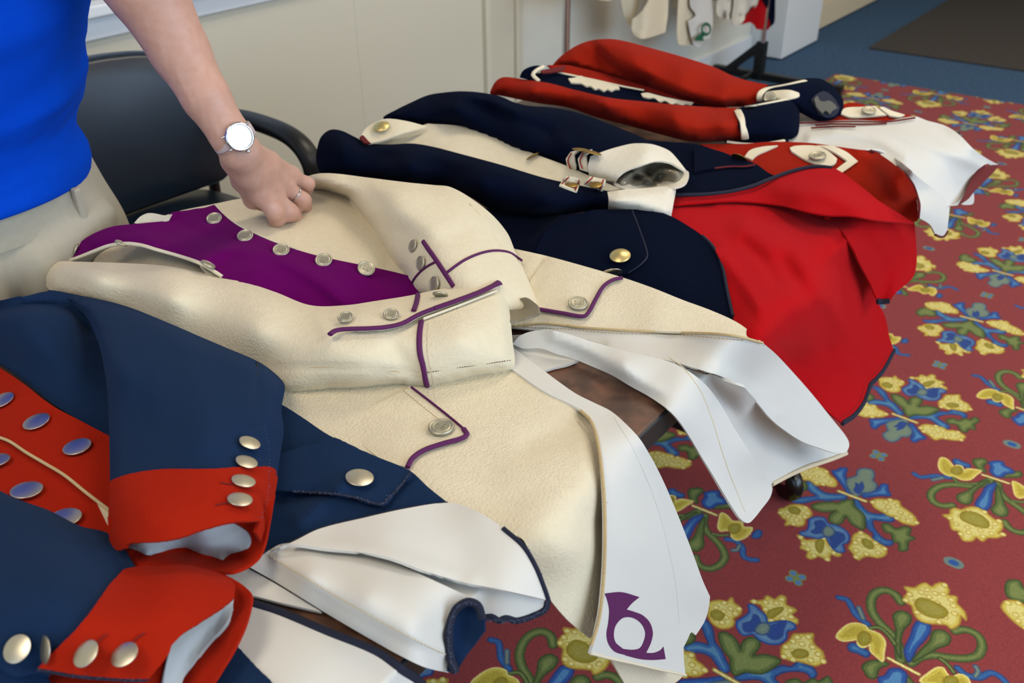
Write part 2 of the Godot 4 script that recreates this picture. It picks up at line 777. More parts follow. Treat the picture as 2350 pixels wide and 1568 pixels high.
# surface nets round tapered bones joined by a smooth minimum. bones: [from, to, r0, r1]
func flesh(bones: Array, cell: float, blend: float) -> ArrayMesh:
	var val := {}
	var cells := {}
	for b in bones:
		var a: Vector3 = b[0]
		var e: Vector3 = b[1]
		var r: float = maxf(b[2], b[3]) + blend + cell * 2.0
		var lo := ((a.min(e) - Vector3.ONE * r) / cell).floor()
		var hi := ((a.max(e) + Vector3.ONE * r) / cell).ceil()
		var d := e - a
		var dd := maxf(d.length_squared(), 1e-9)
		for x in range(int(lo.x), int(hi.x) + 1):
			for y in range(int(lo.y), int(hi.y) + 1):
				for z in range(int(lo.z), int(hi.z) + 1):
					var k := Vector3i(x, y, z)
					var p := Vector3(k) * cell
					var t := clampf((p - a).dot(d) / dd, 0.0, 1.0)
					var f: float = p.distance_to(a + d * t) - lerpf(b[2], b[3], t)
					if f > blend + cell * 2.0:
						continue
					if val.has(k):
						var g: float = val[k]
						var m := maxf(blend - absf(f - g), 0.0) / blend
						val[k] = minf(f, g) - m * m * blend * 0.25
					else:
						val[k] = f
	var far := blend + cell * 2.0
	var V := PackedVector3Array()
	var at := {}
	var offs := [Vector3i(0, 0, 0), Vector3i(1, 0, 0), Vector3i(0, 1, 0), Vector3i(1, 1, 0), Vector3i(0, 0, 1), Vector3i(1, 0, 1), Vector3i(0, 1, 1), Vector3i(1, 1, 1)]
	var edges := [[0, 1], [2, 3], [4, 5], [6, 7], [0, 2], [1, 3], [4, 6], [5, 7], [0, 4], [1, 5], [2, 6], [3, 7]]
	for k in val:
		if absf(val[k]) > cell * 2.0:
			continue
		var v := PackedFloat32Array()
		var inside := 0
		for o in offs:
			var f: float = val.get(k + o, far)
			v.append(f)
			inside += 1 if f < 0.0 else 0
		if inside == 0 or inside == 8:
			continue
		var sum := Vector3.ZERO
		var cnt := 0
		for e in edges:
			var fa := v[e[0]]
			var fb := v[e[1]]
			if (fa < 0.0) != (fb < 0.0):
				sum += Vector3(offs[e[0]]).lerp(Vector3(offs[e[1]]), fa / (fa - fb))
				cnt += 1
		at[k] = V.size()
		V.append((Vector3(k) + sum / cnt) * cell)
	var F := PackedInt32Array()
	var axes := [Vector3i(1, 0, 0), Vector3i(0, 1, 0), Vector3i(0, 0, 1)]
	for k in at:
		for i in 3:
			var fa: float = val.get(k, far)
			var fb: float = val.get(k + axes[i], far)
			if (fa < 0.0) == (fb < 0.0):
				continue
			var u: Vector3i = axes[(i + 1) % 3]
			var w: Vector3i = axes[(i + 2) % 3]
			if not (at.has(k - u) and at.has(k - w) and at.has(k - u - w)):
				continue
			var q := [at[k], at[k - u], at[k - u - w], at[k - w]]
			if fa < 0.0:
				F.append_array([q[0], q[2], q[1], q[0], q[3], q[2]])
			else:
				F.append_array([q[0], q[1], q[2], q[0], q[2], q[3]])
	return smooth_mesh(V, F)


# ---------------------------------------------------------------- materials
func noise_tex(freq: float, lo: Color, hi: Color, oct := 4, sd := 1, normal := false, size := 512) -> NoiseTexture2D:
	var f := FastNoiseLite.new()
	f.seed = sd
	f.noise_type = FastNoiseLite.TYPE_SIMPLEX_SMOOTH
	f.frequency = freq
	f.fractal_octaves = oct
	var t := NoiseTexture2D.new()
	t.width = size
	t.height = size
	t.seamless = true
	t.noise = f
	if normal:
		t.as_normal_map = true
		t.bump_strength = 3.0
	else:
		var g := Gradient.new()
		g.set_color(0, lo)
		g.set_color(1, hi)
		t.color_ramp = g
	return t


var tex_fuzz: Texture2D
var tex_nap: Texture2D
var tex_twill: Texture2D


func mat(called: String, c: Color, rough := 0.6, metal := 0.0) -> StandardMaterial3D:
	var m := StandardMaterial3D.new()
	m.resource_name = called
	m.albedo_color = c
	m.roughness = rough
	m.metallic = metal
	M[called] = m
	return m


func wool(called: String, c: Color, relief := 0.05, sheen := 0.35) -> StandardMaterial3D:
	var m := mat(called, c, 0.95)
	m.albedo_texture = tex_nap
	m.uv1_triplanar = true
	m.uv1_world_triplanar = true
	m.uv1_scale = Vector3.ONE * 5.0
	m.heightmap_enabled = true
	m.heightmap_texture = tex_fuzz
	m.heightmap_scale = relief
	m.rim_enabled = true
	m.rim = sheen
	m.rim_tint = 0.6
	m.specular_mode = BaseMaterial3D.SPECULAR_DISABLED
	return m


func make_materials() -> void:
	tex_nap = noise_tex(0.03, Color(0.965, 0.965, 0.965), Color(1, 1, 1), 5, 3)
	tex_fuzz = noise_tex(0.09, Color.BLACK, Color.WHITE, 4, 5)
	# twill: fine slanting ribs
	var im := Image.create(64, 64, false, Image.FORMAT_RGB8)
	for y in 64:
		for x in 64:
			var v := 0.95 + 0.05 * sin((x + y) * TAU / 8.0)
			im.set_pixel(x, y, Color(v, v, v))
	tex_twill = ImageTexture.create_from_image(im)
	wool("navy_wool", Color(0.095, 0.165, 0.275), 0.045, 0.3)
	wool("ink_wool", Color(0.036, 0.058, 0.125), 0.045, 0.16)
	wool("cream_wool", Color(0.85, 0.805, 0.70), 0.07, 0.12)
	wool("red_wool", Color(0.60, 0.125, 0.06), 0.05, 0.22)
	wool("scarlet_wool", Color(0.57, 0.125, 0.07), 0.05, 0.22)
	wool("purple_wool", Color(0.36, 0.025, 0.33), 0.04, 0.3)
	wool("red_lining", Color(0.66, 0.065, 0.085), 0.015, 0.3)
	wool("white_wool", Color(0.86, 0.83, 0.76), 0.05, 0.3)
	for n in ["white_lining", "sleeve_lining"]:
		var m := mat(n, Color(0.84, 0.83, 0.80) if n == "white_lining" else Color(0.72, 0.75, 0.76), 0.8)
		m.albedo_texture = tex_twill
		m.uv1_triplanar = true
		m.uv1_world_triplanar = true
		m.uv1_scale = Vector3.ONE * 130.0
		m.metallic_specular = 0.25
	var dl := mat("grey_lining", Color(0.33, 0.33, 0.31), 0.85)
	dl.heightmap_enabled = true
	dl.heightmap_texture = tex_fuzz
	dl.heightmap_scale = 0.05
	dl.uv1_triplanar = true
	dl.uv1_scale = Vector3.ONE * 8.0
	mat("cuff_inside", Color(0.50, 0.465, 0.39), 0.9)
	mat("navy_thread", Color(0.30, 0.34, 0.45), 0.9)
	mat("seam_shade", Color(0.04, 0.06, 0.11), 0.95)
	mat("purple_cord", Color(0.31, 0.015, 0.29), 0.8)
	mat("navy_edge", Color(0.07, 0.09, 0.17), 0.95)
	mat("dark_red_edge", Color(0.36, 0.05, 0.06), 0.95)
	mat("cream_thread", Color(0.72, 0.63, 0.46), 0.9)
	mat("cream_edge", Color(0.80, 0.74, 0.62), 0.9)
	mat("white_tape", Color(0.84, 0.80, 0.70), 0.9)
	mat("brown_thread", Color(0.36, 0.27, 0.18), 0.9)
	mat("green_cord", Color(0.02, 0.33, 0.23), 0.8)
	mat("silver", Color(0.80, 0.77, 0.69), 0.36, 1.0)
	mat("pewter", Color(0.70, 0.68, 0.60), 0.45, 0.85)
	mat("gilt", Color(0.84, 0.76, 0.52), 0.4, 1.0)
	mat("brass", Color(0.62, 0.50, 0.26), 0.4, 1.0)
	mat("steel", Color(0.80, 0.81, 0.83), 0.14, 1.0)
	mat("white_paint", Color(0.85, 0.86, 0.86), 0.5)
	mat("cream_paint", Color(0.79, 0.765, 0.685), 0.75)
	mat("pale_paint", Color(0.84, 0.83, 0.775), 0.75)
	mat("ceiling_paint", Color(0.86, 0.85, 0.82), 0.9)
	mat("black_vinyl", Color(0.045, 0.105, 0.165), 0.33)
	mat("black_frame", Color(0.03, 0.03, 0.033), 0.4)
	mat("black_plastic", Color(0.02, 0.02, 0.022), 0.25)
	var bf := mat("blue_carpet", Color(0.30, 0.40, 0.50), 0.95)
	bf.albedo_texture = noise_tex(0.06, Color(0.7, 0.72, 0.78), Color(1, 1, 1), 5, 11)
	bf.uv1_triplanar = true
	bf.uv1_world_triplanar = true
	bf.uv1_scale = Vector3.ONE * 1.6
	bf.metallic_specular = 0.1
	var mm := mat("mat_pile", Color(0.34, 0.32, 0.295), 0.95)
	mm.albedo_texture = bf.albedo_texture
	mm.uv1_triplanar = true
	mm.uv1_world_triplanar = true
	mm.uv1_scale = Vector3.ONE * 2.3
	mm.metallic_specular = 0.1
	var tb := mat("table_laminate", Color(1, 1, 1), 0.38)
	var wood := noise_tex(0.022, Color.BLACK, Color.WHITE, 5, 21)
	var ramp := Gradient.new()
	ramp.offsets = PackedFloat32Array([0.0, 0.42, 0.6, 1.0])
	ramp.colors = PackedColorArray([Color(0.25, 0.175, 0.14), Color(0.33, 0.23, 0.18), Color(0.39, 0.275, 0.215), Color(0.47, 0.30, 0.22)])
	wood.color_ramp = ramp
	tb.albedo_texture = wood
	tb.uv1_triplanar = true
	tb.uv1_world_triplanar = true
	tb.uv1_scale = Vector3(2.2, 2.2, 2.2)
	mat("table_edge", Color(0.10, 0.105, 0.12), 0.35)
	var gl := mat("glass", Color(1, 1, 1, 0.06), 0.02)
	gl.transparency = BaseMaterial3D.TRANSPARENCY_ALPHA
	var lamp := mat("lamp_diffuser", Color(0.9, 0.9, 0.88), 0.5)
	lamp.emission_enabled = true
	lamp.emission = Color(1.0, 0.95, 0.86)
	lamp.emission_energy_multiplier = 2.5
	var sk := mat("skin", Color(0.76, 0.60, 0.53), 0.5)
	sk.albedo_texture = noise_tex(0.02, Color(0.95, 0.9, 0.88), Color(1, 1, 1), 4, 31)
	sk.uv1_triplanar = true
	sk.uv1_scale = Vector3.ONE * 6.0
	sk.heightmap_enabled = true
	sk.heightmap_texture = tex_fuzz
	sk.heightmap_scale = 0.012
	sk.subsurf_scatter_enabled = true
	sk.subsurf_scatter_strength = 0.12
	sk.rim_enabled = true
	sk.rim = 0.1
	wool("blue_jersey", Color(0.03, 0.27, 0.76), 0.015, 0.2)
	wool("khaki_twill", Color(0.68, 0.65, 0.58), 0.015, 0.2)
	mat("hair", Color(0.25, 0.15, 0.08), 0.5)
	mat("strap_leather", Color(0.74, 0.66, 0.66), 0.5)
	mat("watch_face", Color(0.93, 0.93, 0.95), 0.06, 0.75)
	mat("shoe_leather", Color(0.10, 0.07, 0.05), 0.4)
	mat("white_shirt", Color(0.86, 0.86, 0.87), 0.8)


# ---------------------------------------------------------------- the woven carpet
const PILE := {"b": [Color(0.21, 0.37, 0.58), Color(0.20, 0.25, 0.44), Color(0.33, 0.50, 0.63)], "c": [Color(0.19, 0.33, 0.58), Color(0.20, 0.24, 0.46), Color(0.32, 0.50, 0.67)], "d": [Color(0.19, 0.28, 0.52), Color(0.2, 0.29, 0.50), Color(0.19, 0.28, 0.52)], "l": [Color(0.33, 0.46, 0.62), Color(0.15, 0.28, 0.54), Color(0.38, 0.52, 0.64)], "g": [Color(0.36, 0.41, 0.23), Color(0.24, 0.30, 0.17), Color(0.46, 0.50, 0.29)], "y": [Color(0.78, 0.70, 0.33), Color(0.64, 0.50, 0.20), Color(0.83, 0.78, 0.48)], "i": [Color(0.78, 0.70, 0.30), Color(0.86, 0.80, 0.48), Color(0.70, 0.62, 0.24)], "o": [Color(0.58, 0.53, 0.20), Color(0.56, 0.48, 0.16), Color(0.60, 0.56, 0.26)], "a": [Color(0.42, 0.49, 0.46), Color(0.24, 0.33, 0.44), Color(0.46, 0.52, 0.44)], "t": [Color(0.84, 0.78, 0.48), Color(0.55, 0.45, 0.22), Color(0.90, 0.84, 0.56)]}
const MOTIF_TULIP := [
	"b p -104,86 -90,79 -75,64 -58,46 -73,41 -88,27 -91,12 -80,8 -64,22 -45,26 -28,17 -11,7 -6,20 -21,34 -36,48 -53,58 -66,77 -78,89 -94,94",
	"b p 9,9 18,11 33,25 48,32 66,25 81,13 95,24 91,34 75,42 61,49 69,69 86,85 101,91 112,86 114,99 103,107 90,105 81,106 76,87 62,80 53,64 39,51 24,38",
	"g p -7,27 6,14 17,31 40,44 52,70 55,88 43,89 27,83 13,70 14,92 7,107 -8,103 -13,83 -8,68 -18,78 -31,87 -48,88 -54,80 -44,63 -29,49 -15,42",
	"g p 81,52 91,42 106,48 119,30 130,30 133,50 145,53 137,70 143,93 138,101 132,104 124,85 115,86 104,67 93,69",
	"g p -123,16 -110,13 -90,22 -83,42 -93,53 -106,56 -115,69 -130,58 -131,39",
	"y p -124,-3 -124,-20 -108,-35 -87,-47 -73,-47 -59,-34 -44,-26 -37,-8 -47,1 -61,3 -71,14 -87,7 -101,13 -116,8",
	"y p 41,-5 47,-20 67,-31 83,-40 93,-26 109,-20 127,-9 134,13 119,21 106,21 94,13 86,18 68,14 62,13 50,9",
	"c p -62,-52 -54,-62 -50,-75 -39,-79 -36,-61 -27,-42 -12,-24 1,-11 -7,-1 -27,-19 -43,-33",
	"c p 17,-19 26,-32 37,-50 38,-70 48,-77 55,-60 65,-46 49,-34 34,-19 22,-7",
	"a p -26,-43 -20,-56 -14,-68 -18,-88 -9,-102 6,-106 16,-90 19,-72 29,-66 33,-47 27,-30 16,-22 10,-1 -2,-5 -19,-25",
	"d p -1,-18 -3,-37 -7,-43 3,-41 2,-53 10,-40 11,-27 9,-13",
	"y p -103,132 -96,121 -91,108 -76,94 -58,92 -45,104 -45,119 -50,125 -45,145 -53,157 -65,160 -74,169 -77,154 -88,151",
	"o p -88,115 -79,105 -68,109 -67,123 -75,126 -82,125",
	"y p 51,156 51,139 46,118 51,103 65,98 81,106 95,110 107,114 114,131 105,149 91,154 82,163 77,177 67,169 58,162",
	"o p 65,115 76,112 87,124 84,134 71,130",
	"y p -43,181 -25,185 -15,177 -4,164 3,150 10,164 27,177 45,182 42,192 29,194 32,211 20,212 11,213 4,229 -5,227 -9,212 -24,212 -25,198",
	"o p -6,176 1,165 9,182 11,202 1,193",
	"l p -42,172 -33,157 -37,136 -41,122 -33,109 -19,102 -7,114 7,109 25,111 38,121 43,140 38,155 47,170 39,179 26,175 13,162 3,153 -7,166 -21,171 -34,176",
	"d p -30,125 -20,112 -9,122 -7,143 -17,156 -24,156 -21,139",
	"d p 6,139 14,127 28,125 35,140 31,154 28,173 17,159",
	"a p -8,138 -6,122 6,122 13,134 8,149 -1,150",
	"t s8 -26,4 30,2",
]
const MOTIF_SUN := [
	"g s16 -7,6 -20,35 -37,53 -62,66 -82,84 -93,109 -93,133 -81,150 -63,150 -49,137",
	"g s15 9,10 18,33 34,50 55,60 78,74 94,93 96,117 87,137 73,143 58,138 49,126",
	"g p -49,99 -41,117 -25,116 -21,97 -25,75 -19,40 -8,10 -24,32 -33,65 -41,82",
	"g p 10,15 14,47 21,79 19,102 29,114 44,111 47,90 36,72 25,47",
	"g s8 -74,44 -60,55 -41,48 -26,35",
	"g s7 45,50 60,44 72,34",
	"g p -54,-45 -49,-29 -36,-17 -21,-14 -31,-32 -29,-55 -37,-61 -48,-53",
	"g p 10,-18 24,-28 41,-43 38,-60 25,-51",
	"b s11 -143,81 -129,85 -116,73 -102,59 -79,51",
	"a s9 -105,79 -97,68 -90,59",
	"b s11 75,47 89,41 108,47 122,70 135,71 147,64",
	"a s8 98,68 104,61 103,47",
	"c p -2,19 -8,31 -9,65 -12,104 -6,113 7,115 13,104 12,76 7,51 6,24 5,11",
	"c p -24,-52 -17,-42 -15,-24 -2,-13 10,-18 14,-35 27,-49 18,-60 5,-62 -1,-74 -14,-68",
	"b p -89,-16 -84,-6 -67,-7 -55,-10 -56,-22 -70,-22 -83,-25",
	"b p 110,1 114,12 124,4 121,-14 114,-15",
	"y p -55,179 -40,187 -35,199 -27,212 -15,209 -10,222 -1,231 12,221 15,206 28,211 33,195 49,183 57,164 47,170 50,149 42,128 33,132 18,124 4,116 -9,115 -21,125 -30,141 -41,143 -47,153 -45,169",
	"o p -26,149 -23,168 -4,173 16,171 26,162 21,144 2,134 -16,137",
	"i p -112,-10 -111,12 -104,32 -93,42 -80,44 -75,39 -56,41 -42,30 -36,6 -31,-14 -41,-11 -55,-4 -60,9 -68,-5 -77,-3 -81,7 -91,-3 -102,-12",
	"o p -81,9 -82,22 -78,30 -69,30 -64,20 -64,8 -70,0 -76,2",
	"i p 33,-17 38,3 47,26 55,32 61,26 72,20 81,35 93,36 103,16 101,-13 90,-6 84,-7 77,-16 61,-8 46,-16",
	"o p 65,3 65,15 70,22 78,25 83,14 81,-1 74,-6",
	"t s6 -25,-2 27,-5",
]
const TILE := Vector2(0.4502, 0.9141)
const COLUMN_TULIP := -0.3532
const COLUMN_SUN := -0.1275


func fill(im: Image, poly: PackedVector2Array, c: Color) -> void:
	var lo := 1e9
	var hi := -1e9
	for p in poly:
		lo = minf(lo, p.y)
		hi = maxf(hi, p.y)
	var n := poly.size()
	var w := im.get_width()
	var hgt_ := im.get_height()
	for yy in range(int(floor(lo)), int(ceil(hi)) + 1):
		var y := yy + 0.5
		var xs := []
		for i in n:
			var a := poly[i]
			var b := poly[(i + 1) % n]
			if (a.y <= y) != (b.y <= y):
				xs.append(a.x + (y - a.y) / (b.y - a.y) * (b.x - a.x))
		xs.sort()
		for i in range(0, xs.size() - 1, 2):
			var x0 := int(round(xs[i]))
			var x1 := int(round(xs[i + 1]))
			if x1 <= x0:
				continue
			for k in [-w, 0, w]:
				var a := maxi(x0 + k, 0)
				var b := mini(x1 + k, w)
				if b > a:
					im.fill_rect(Rect2i(a, posmod(yy, hgt_), b - a, 1), c)


func stroke(im: Image, line: PackedVector2Array, w: float, c: Color) -> void:
	for q in Geometry2D.offset_polyline(line, w * 0.5, Geometry2D.JOIN_ROUND, Geometry2D.END_ROUND):
		if not Geometry2D.is_polygon_clockwise(q):
			fill(im, q, c)


func motif(im: Image, shapes: Array, centre: Vector2, flip: float, k: Vector2) -> void:
	for s in shapes:
		var w: PackedStringArray = s.split(" ", false)
		var pile: Array = PILE[w[0]]
		var raw := PackedVector2Array()
		for i in range(2, w.size()):
			var f := w[i].split(",")
			raw.append(centre + Vector2(f[0].to_float() * 0.001, flip * f[1].to_float() * 0.001) * k)
		if w[1] == "p":
			var closed := PackedVector2Array()
			var n := raw.size()
			for i in n:
				for j in 3:
					closed.append(crm(raw[(i + n - 1) % n], raw[i], raw[(i + 1) % n], raw[(i + 2) % n], j / 3.0))
			for q in Geometry2D.offset_polygon(closed, 2.6, Geometry2D.JOIN_ROUND):
				fill(im, q, pile[1])
			for q in Geometry2D.offset_polygon(closed, -1.2, Geometry2D.JOIN_ROUND):
				fill(im, q, pile[0])
			for q in Geometry2D.offset_polygon(closed, -7.5, Geometry2D.JOIN_ROUND):
				fill(im, q, pile[2])
			if w[0] == "y":      # petals and berries picked out in paler pile
				var rng := RandomNumberGenerator.new()
				rng.seed = w.size() * 7 + int(absf(raw[0].x))
				var lo := closed[0]
				var hi := closed[0]
				for p in closed:
					lo = lo.min(p)
					hi = hi.max(p)
				var spots := []
				for tries in 90:
					var p := Vector2(rng.randf_range(lo.x, hi.x), rng.randf_range(lo.y, hi.y))
					var free := Geometry2D.is_point_in_polygon(p, closed)
					for s2 in spots:
						if p.distance_to(s2) < 15.0:
							free = false
					if free:
						spots.append(p)
				for p in spots:
					stroke(im, PackedVector2Array([p, p + Vector2(0.6, 0)]), 14.0, Color(0.70, 0.59, 0.25))
				for p in spots:
					stroke(im, PackedVector2Array([p, p + Vector2(0.6, 0)]), 9.5, Color(0.86, 0.81, 0.52))
		else:
			var wide := w[1].substr(1).to_float() * 0.001 * k.x
			var line := smooth_line(raw, 5.0)
			stroke(im, line, wide + 2.0, pile[1])
			stroke(im, line, wide - 3.5, pile[0])
			stroke(im, line, wide - 12.0, pile[2])


func carpet_picture() -> Image:
	var im := Image.create(1024, 1024, false, Image.FORMAT_RGB8)
	im.fill(Color(0.53, 0.235, 0.235))
	var k := Vector2(512.0 / TILE.x, 1024.0 / TILE.y)
	var z := func(v: float) -> float: return fposmod(v, TILE.y) * k.y
	for turn in [-1024.0, 0.0, 1024.0]:
		var t := Vector2(0, turn)
		for drop in 2:      # the next pair of columns is half a repeat lower
			var dx := 512.0 * drop
			var dz := TILE.y * 0.5 * drop
			motif(im, MOTIF_TULIP, Vector2(128 + dx, (z as Callable).call(-1.6205 + dz)) + t, 1.0, k)
			motif(im, MOTIF_TULIP, Vector2(128 + dx, (z as Callable).call(-1.0421 + dz)) + t, -1.0, k)
			motif(im, MOTIF_SUN, Vector2(384 + dx, (z as Callable).call(-1.8490 + dz)) + t, 1.0, k)
			motif(im, MOTIF_SUN, Vector2(384 + dx, (z as Callable).call(-1.2469 + dz)) + t, -1.0, k)
	for i in 4:
		var c := Vector2(128 + 512 * (i / 2), (z as Callable).call(-1.3278 + (i % 2) * TILE.y * 0.5))
		for a in 4:
			var d := Vector2.from_angle(PI / 4 + a * PI / 2) * 14.0
			stroke(im, PackedVector2Array([c, c + d]), 19.0, PILE["g"][2])
		for a in 4:
			var d := Vector2.from_angle(PI / 4 + a * PI / 2) * 13.0
			stroke(im, PackedVector2Array([c + d, c + d * 1.1]), 13.0, PILE["l"][0])
		var e := Vector2(384 + 512 * (i / 2), (z as Callable).call(-1.5441 + (i % 2) * TILE.y * 0.5))
		stroke(im, PackedVector2Array([e + Vector2(-6, 0), e + Vector2(6, 0)]), 30.0, PILE["a"][0])
		stroke(im, PackedVector2Array([e + Vector2(-3, 0), e + Vector2(3, 0)]), 16.0, PILE["c"][0])
	im.resize(460, 460, Image.INTERPOLATE_LANCZOS)
	im.resize(1024, 1024, Image.INTERPOLATE_CUBIC)
	# tufts: every pixel a little lighter or darker
	var rng := RandomNumberGenerator.new()
	rng.seed = 99
	for y in range(0, 1024):
		for x in range(0, 1024):
			var v := rng.randf_range(-0.085, 0.085)
			var c := im.get_pixel(x, y)
			im.set_pixel(x, y, Color(clampf(c.r * (1.0 + v * 1.6), 0, 1), clampf(c.g * (1.0 + v * 1.6), 0, 1), clampf(c.b * (1.0 + v * 1.6), 0, 1)))
	return im


# ---------------------------------------------------------------- the room
func joined(list: Array, r := 0.002) -> ArrayMesh:      # several boxes [lo, hi] as one mesh
	var st := SurfaceTool.new()
	st.begin(Mesh.PRIMITIVE_TRIANGLES)
	for b in list:
		st.append_from(rbox(b[1] - b[0], r), 0, Transform3D(Basis.IDENTITY, (b[0] + b[1]) * 0.5))
	return st.commit()


func struct(called: String, mesh: Mesh, m: Material, label: String, parent: Node = self, at := Vector3.ZERO) -> MeshInstance3D:
	var o := part(parent, called, mesh, m, at)
	o.name = called
	if parent == self:
		tag(o, label, "", "", "structure")
	return o


func pierced(x0: float, x1: float, z0: float, z1: float, holes: Array) -> Array:      # a wall along z with openings [z0, z1, y0, y1]
	var out := []
	var z := z0
	for h in holes:
		out.append([Vector3(x0, 0, z), Vector3(x1, 2.7, h[0])])
		out.append([Vector3(x0, 0, h[0]), Vector3(x1, h[2], h[1])])
		out.append([Vector3(x0, h[3], h[0]), Vector3(x1, 2.7, h[1])])
		z = h[1]
	out.append([Vector3(x0, 0, z), Vector3(x1, 2.7, z1)])
	return out


func window(number: int, lo: Vector3, hi: Vector3, label: String) -> void:      # frame, mullions and panes in an opening along z or x
	var o := Node3D.new()
	put(o, "window_%d" % number, self)
	tag(o, label, "", "", "structure")
	var along := 2 if hi.z - lo.z > hi.x - lo.x else 0
	var n := 3
	var span := (hi[along] - lo[along]) / n
	var w := 0.05
	var bars := []
	for i in n + 1:
		var a := lo
		var b := hi
		a[along] = lo[along] + span * i - w * 0.5
		b[along] = a[along] + w
		bars.append([a, b])
	for y in [lo.y, hi.y - w]:
		var a := lo
		var b := hi
		a.y = y
		b.y = y + w
		var across := 0 if along == 2 else 2
		a[across] += 0.004
		b[across] -= 0.004
		bars.append([a, b])
	part(o, "window_frame", joined(bars), M["white_paint"])
	for i in n:
		var a := lo.lerp(hi, 0.5)
		var b := a
		a[along] = lo[along] + span * i
		b[along] = a[along] + span
		var across := 0 if along == 2 else 2
		a[across] -= 0.003
		b[across] += 0.003
		a.y = lo.y
		b.y = hi.y
		box(o, "pane", a, b, M["glass"], 0.0005)


func room() -> void:
	struct("floor", rbox(Vector3(5.9, 0.1, 12.8)), M["blue_carpet"], "dark blue carpeted floor round the patterned rug", self, Vector3(0.75, -0.058, -3.0))
	var cp := mat("patterned_carpet", Color(1, 1, 1), 0.97)
	cp.albedo_texture = ImageTexture.create_from_image(carpet_picture())
	cp.metallic_specular = 0.1
	cp.rim_enabled = true
	cp.rim = 0.15
	cp.rim_tint = 0.8
	var V := PackedVector3Array()
	var N := PackedVector3Array()
	var F := PackedInt32Array()
	var UV := PackedVector2Array()
	var x0 := -1.54
	var x1 := 3.2
	var z0 := -4.655
	var z1 := 3.1
	for q in [Vector3(x0, 0, z0), Vector3(x1, 0, z0), Vector3(x1, 0, z1), Vector3(x0, 0, z1)]:
		V.append(q)
		N.append(Vector3.UP)
		UV.append(Vector2((q.x - COLUMN_TULIP) / (2.0 * TILE.x) + 0.125, q.z / TILE.y))
	F.append_array([0, 1, 2, 0, 2, 3])
	for e in [[0, 1], [1, 2], [2, 3], [3, 0]]:
		var b := V.size()
		var a: Vector3 = V[e[0]]
		var c: Vector3 = V[e[1]]
		for q in [a, c, c - Vector3(0, 0.008, 0), a - Vector3(0, 0.008, 0)]:
			V.append(q)
			N.append((c - a).cross(Vector3.UP).normalized())
			UV.append(Vector2((q.x - COLUMN_TULIP) / (2.0 * TILE.x) + 0.125, q.z / TILE.y))
		F.append_array([b, b + 2, b + 1, b, b + 3, b + 2])
	var rug := part(self, "patterned_rug", mesh_of(V, N, F, UV), cp)
	tag(rug, "large red rug woven with yellow, blue and green flower sprays", "rug")
	var mt := box(self, "door_mat", Vector3(-1.58, -0.008, -7.2), Vector3(0.9, 0.004, -5.25), M["mat_pile"], 0.004)
	tag(mt, "dark brown mat on the blue floor beyond the rug", "mat")
	# walls
	var holes := [[-1.95, 0.35, 0.89, 2.05]]
	struct("wall_left", joined(pierced(-2.2, -2.05, -2.74, 3.4, holes)), M["cream_paint"], "cream wall behind the chair")
	struct("wall_left_far", joined([[Vector3(-2.2, 0, -4.75), Vector3(-2.05, 2.7, -2.74)]]), M["pale_paint"], "pale wall behind the clothes rack")
	struct("wall_left_end", joined([[Vector3(-2.15, 0, -9.3), Vector3(-1.97, 2.7, -5.1)]]), M["cream_paint"], "cream wall beyond the white pillar")
	struct("trim_1", joined([[Vector3(-2.06, 0, -5.24), Vector3(-1.865, 2.7, -4.755)]], 0.006), M["white_paint"], "white square pillar beyond the clothes rack")
	struct("trim_2", joined([[Vector3(-2.06, 0, -2.735), Vector3(-2.03, 2.7, -2.70)], [Vector3(-2.06, 0, -2.70), Vector3(-2.042, 2.7, -2.56)], [Vector3(-2.06, 0, -2.56), Vector3(-2.03, 2.7, -2.53)]], 0.006), M["cream_paint"], "cream upright moulding on the wall")
	struct("trim_3", joined([[Vector3(-2.06, 0.79, -2.1), Vector3(-2.032, 0.845, 0.5)], [Vector3(-2.12, 0.845, -2.13), Vector3(-1.99, 0.872, 0.53)], [Vector3(-2.06, 0.872, -2.0), Vector3(-2.036, 0.895, 0.4)]], 0.006), M["white_paint"], "white window sill and apron board")
	struct("baseboard_left", joined([[Vector3(-2.06, 0, -2.53), Vector3(-2.034, 0.10, 3.25)], [Vector3(-2.06, 0, -4.75), Vector3(-2.034, 0.10, -2.74)]], 0.004), M["white_paint"], "white baseboard along the cream wall")
	struct("baseboard_left_far", joined([[Vector3(-1.975, 0, -9.25), Vector3(-1.955, 0.14, -5.25)], [Vector3(-1.975, 0.14, -9.25), Vector3(-1.963, 0.16, -5.25)]], 0.004), M["cream_edge"], "cream baseboard beyond the pillar")
	window(1, Vector3(-2.17, 0.89, -1.95), Vector3(-2.11, 2.05, 0.35), "white framed window above the chair")
	struct("wall_right", joined(pierced(3.4, 3.55, -9.3, 3.4, [[-8.4, -5.4, 0.8, 2.5], [-3.5, 1.1, 0.8, 2.7 - 0.1]])), M["pale_paint"], "pale wall with wide windows across the aisle")
	window(2, Vector3(3.45, 0.8, -3.5), Vector3(3.5, 2.6, 1.1), "wide window across the aisle")
	window(3, Vector3(3.45, 0.8, -8.4), Vector3(3.5, 2.5, -5.4), "window at the far end of the aisle")
	var back := [[Vector3(-2.2, 0, 3.3), Vector3(-1.3, 2.7, 3.45)], [Vector3(-1.3, 0, 3.3), Vector3(1.7, 0.8, 3.45)], [Vector3(-1.3, 2.6, 3.3), Vector3(1.7, 2.7, 3.45)], [Vector3(1.7, 0, 3.3), Vector3(3.55, 2.7, 3.45)]]
	struct("wall_back", joined(back), M["pale_paint"], "pale wall behind the viewer")
	window(4, Vector3(-1.3, 0.8, 3.35), Vector3(1.7, 2.6, 3.4), "window behind the viewer")
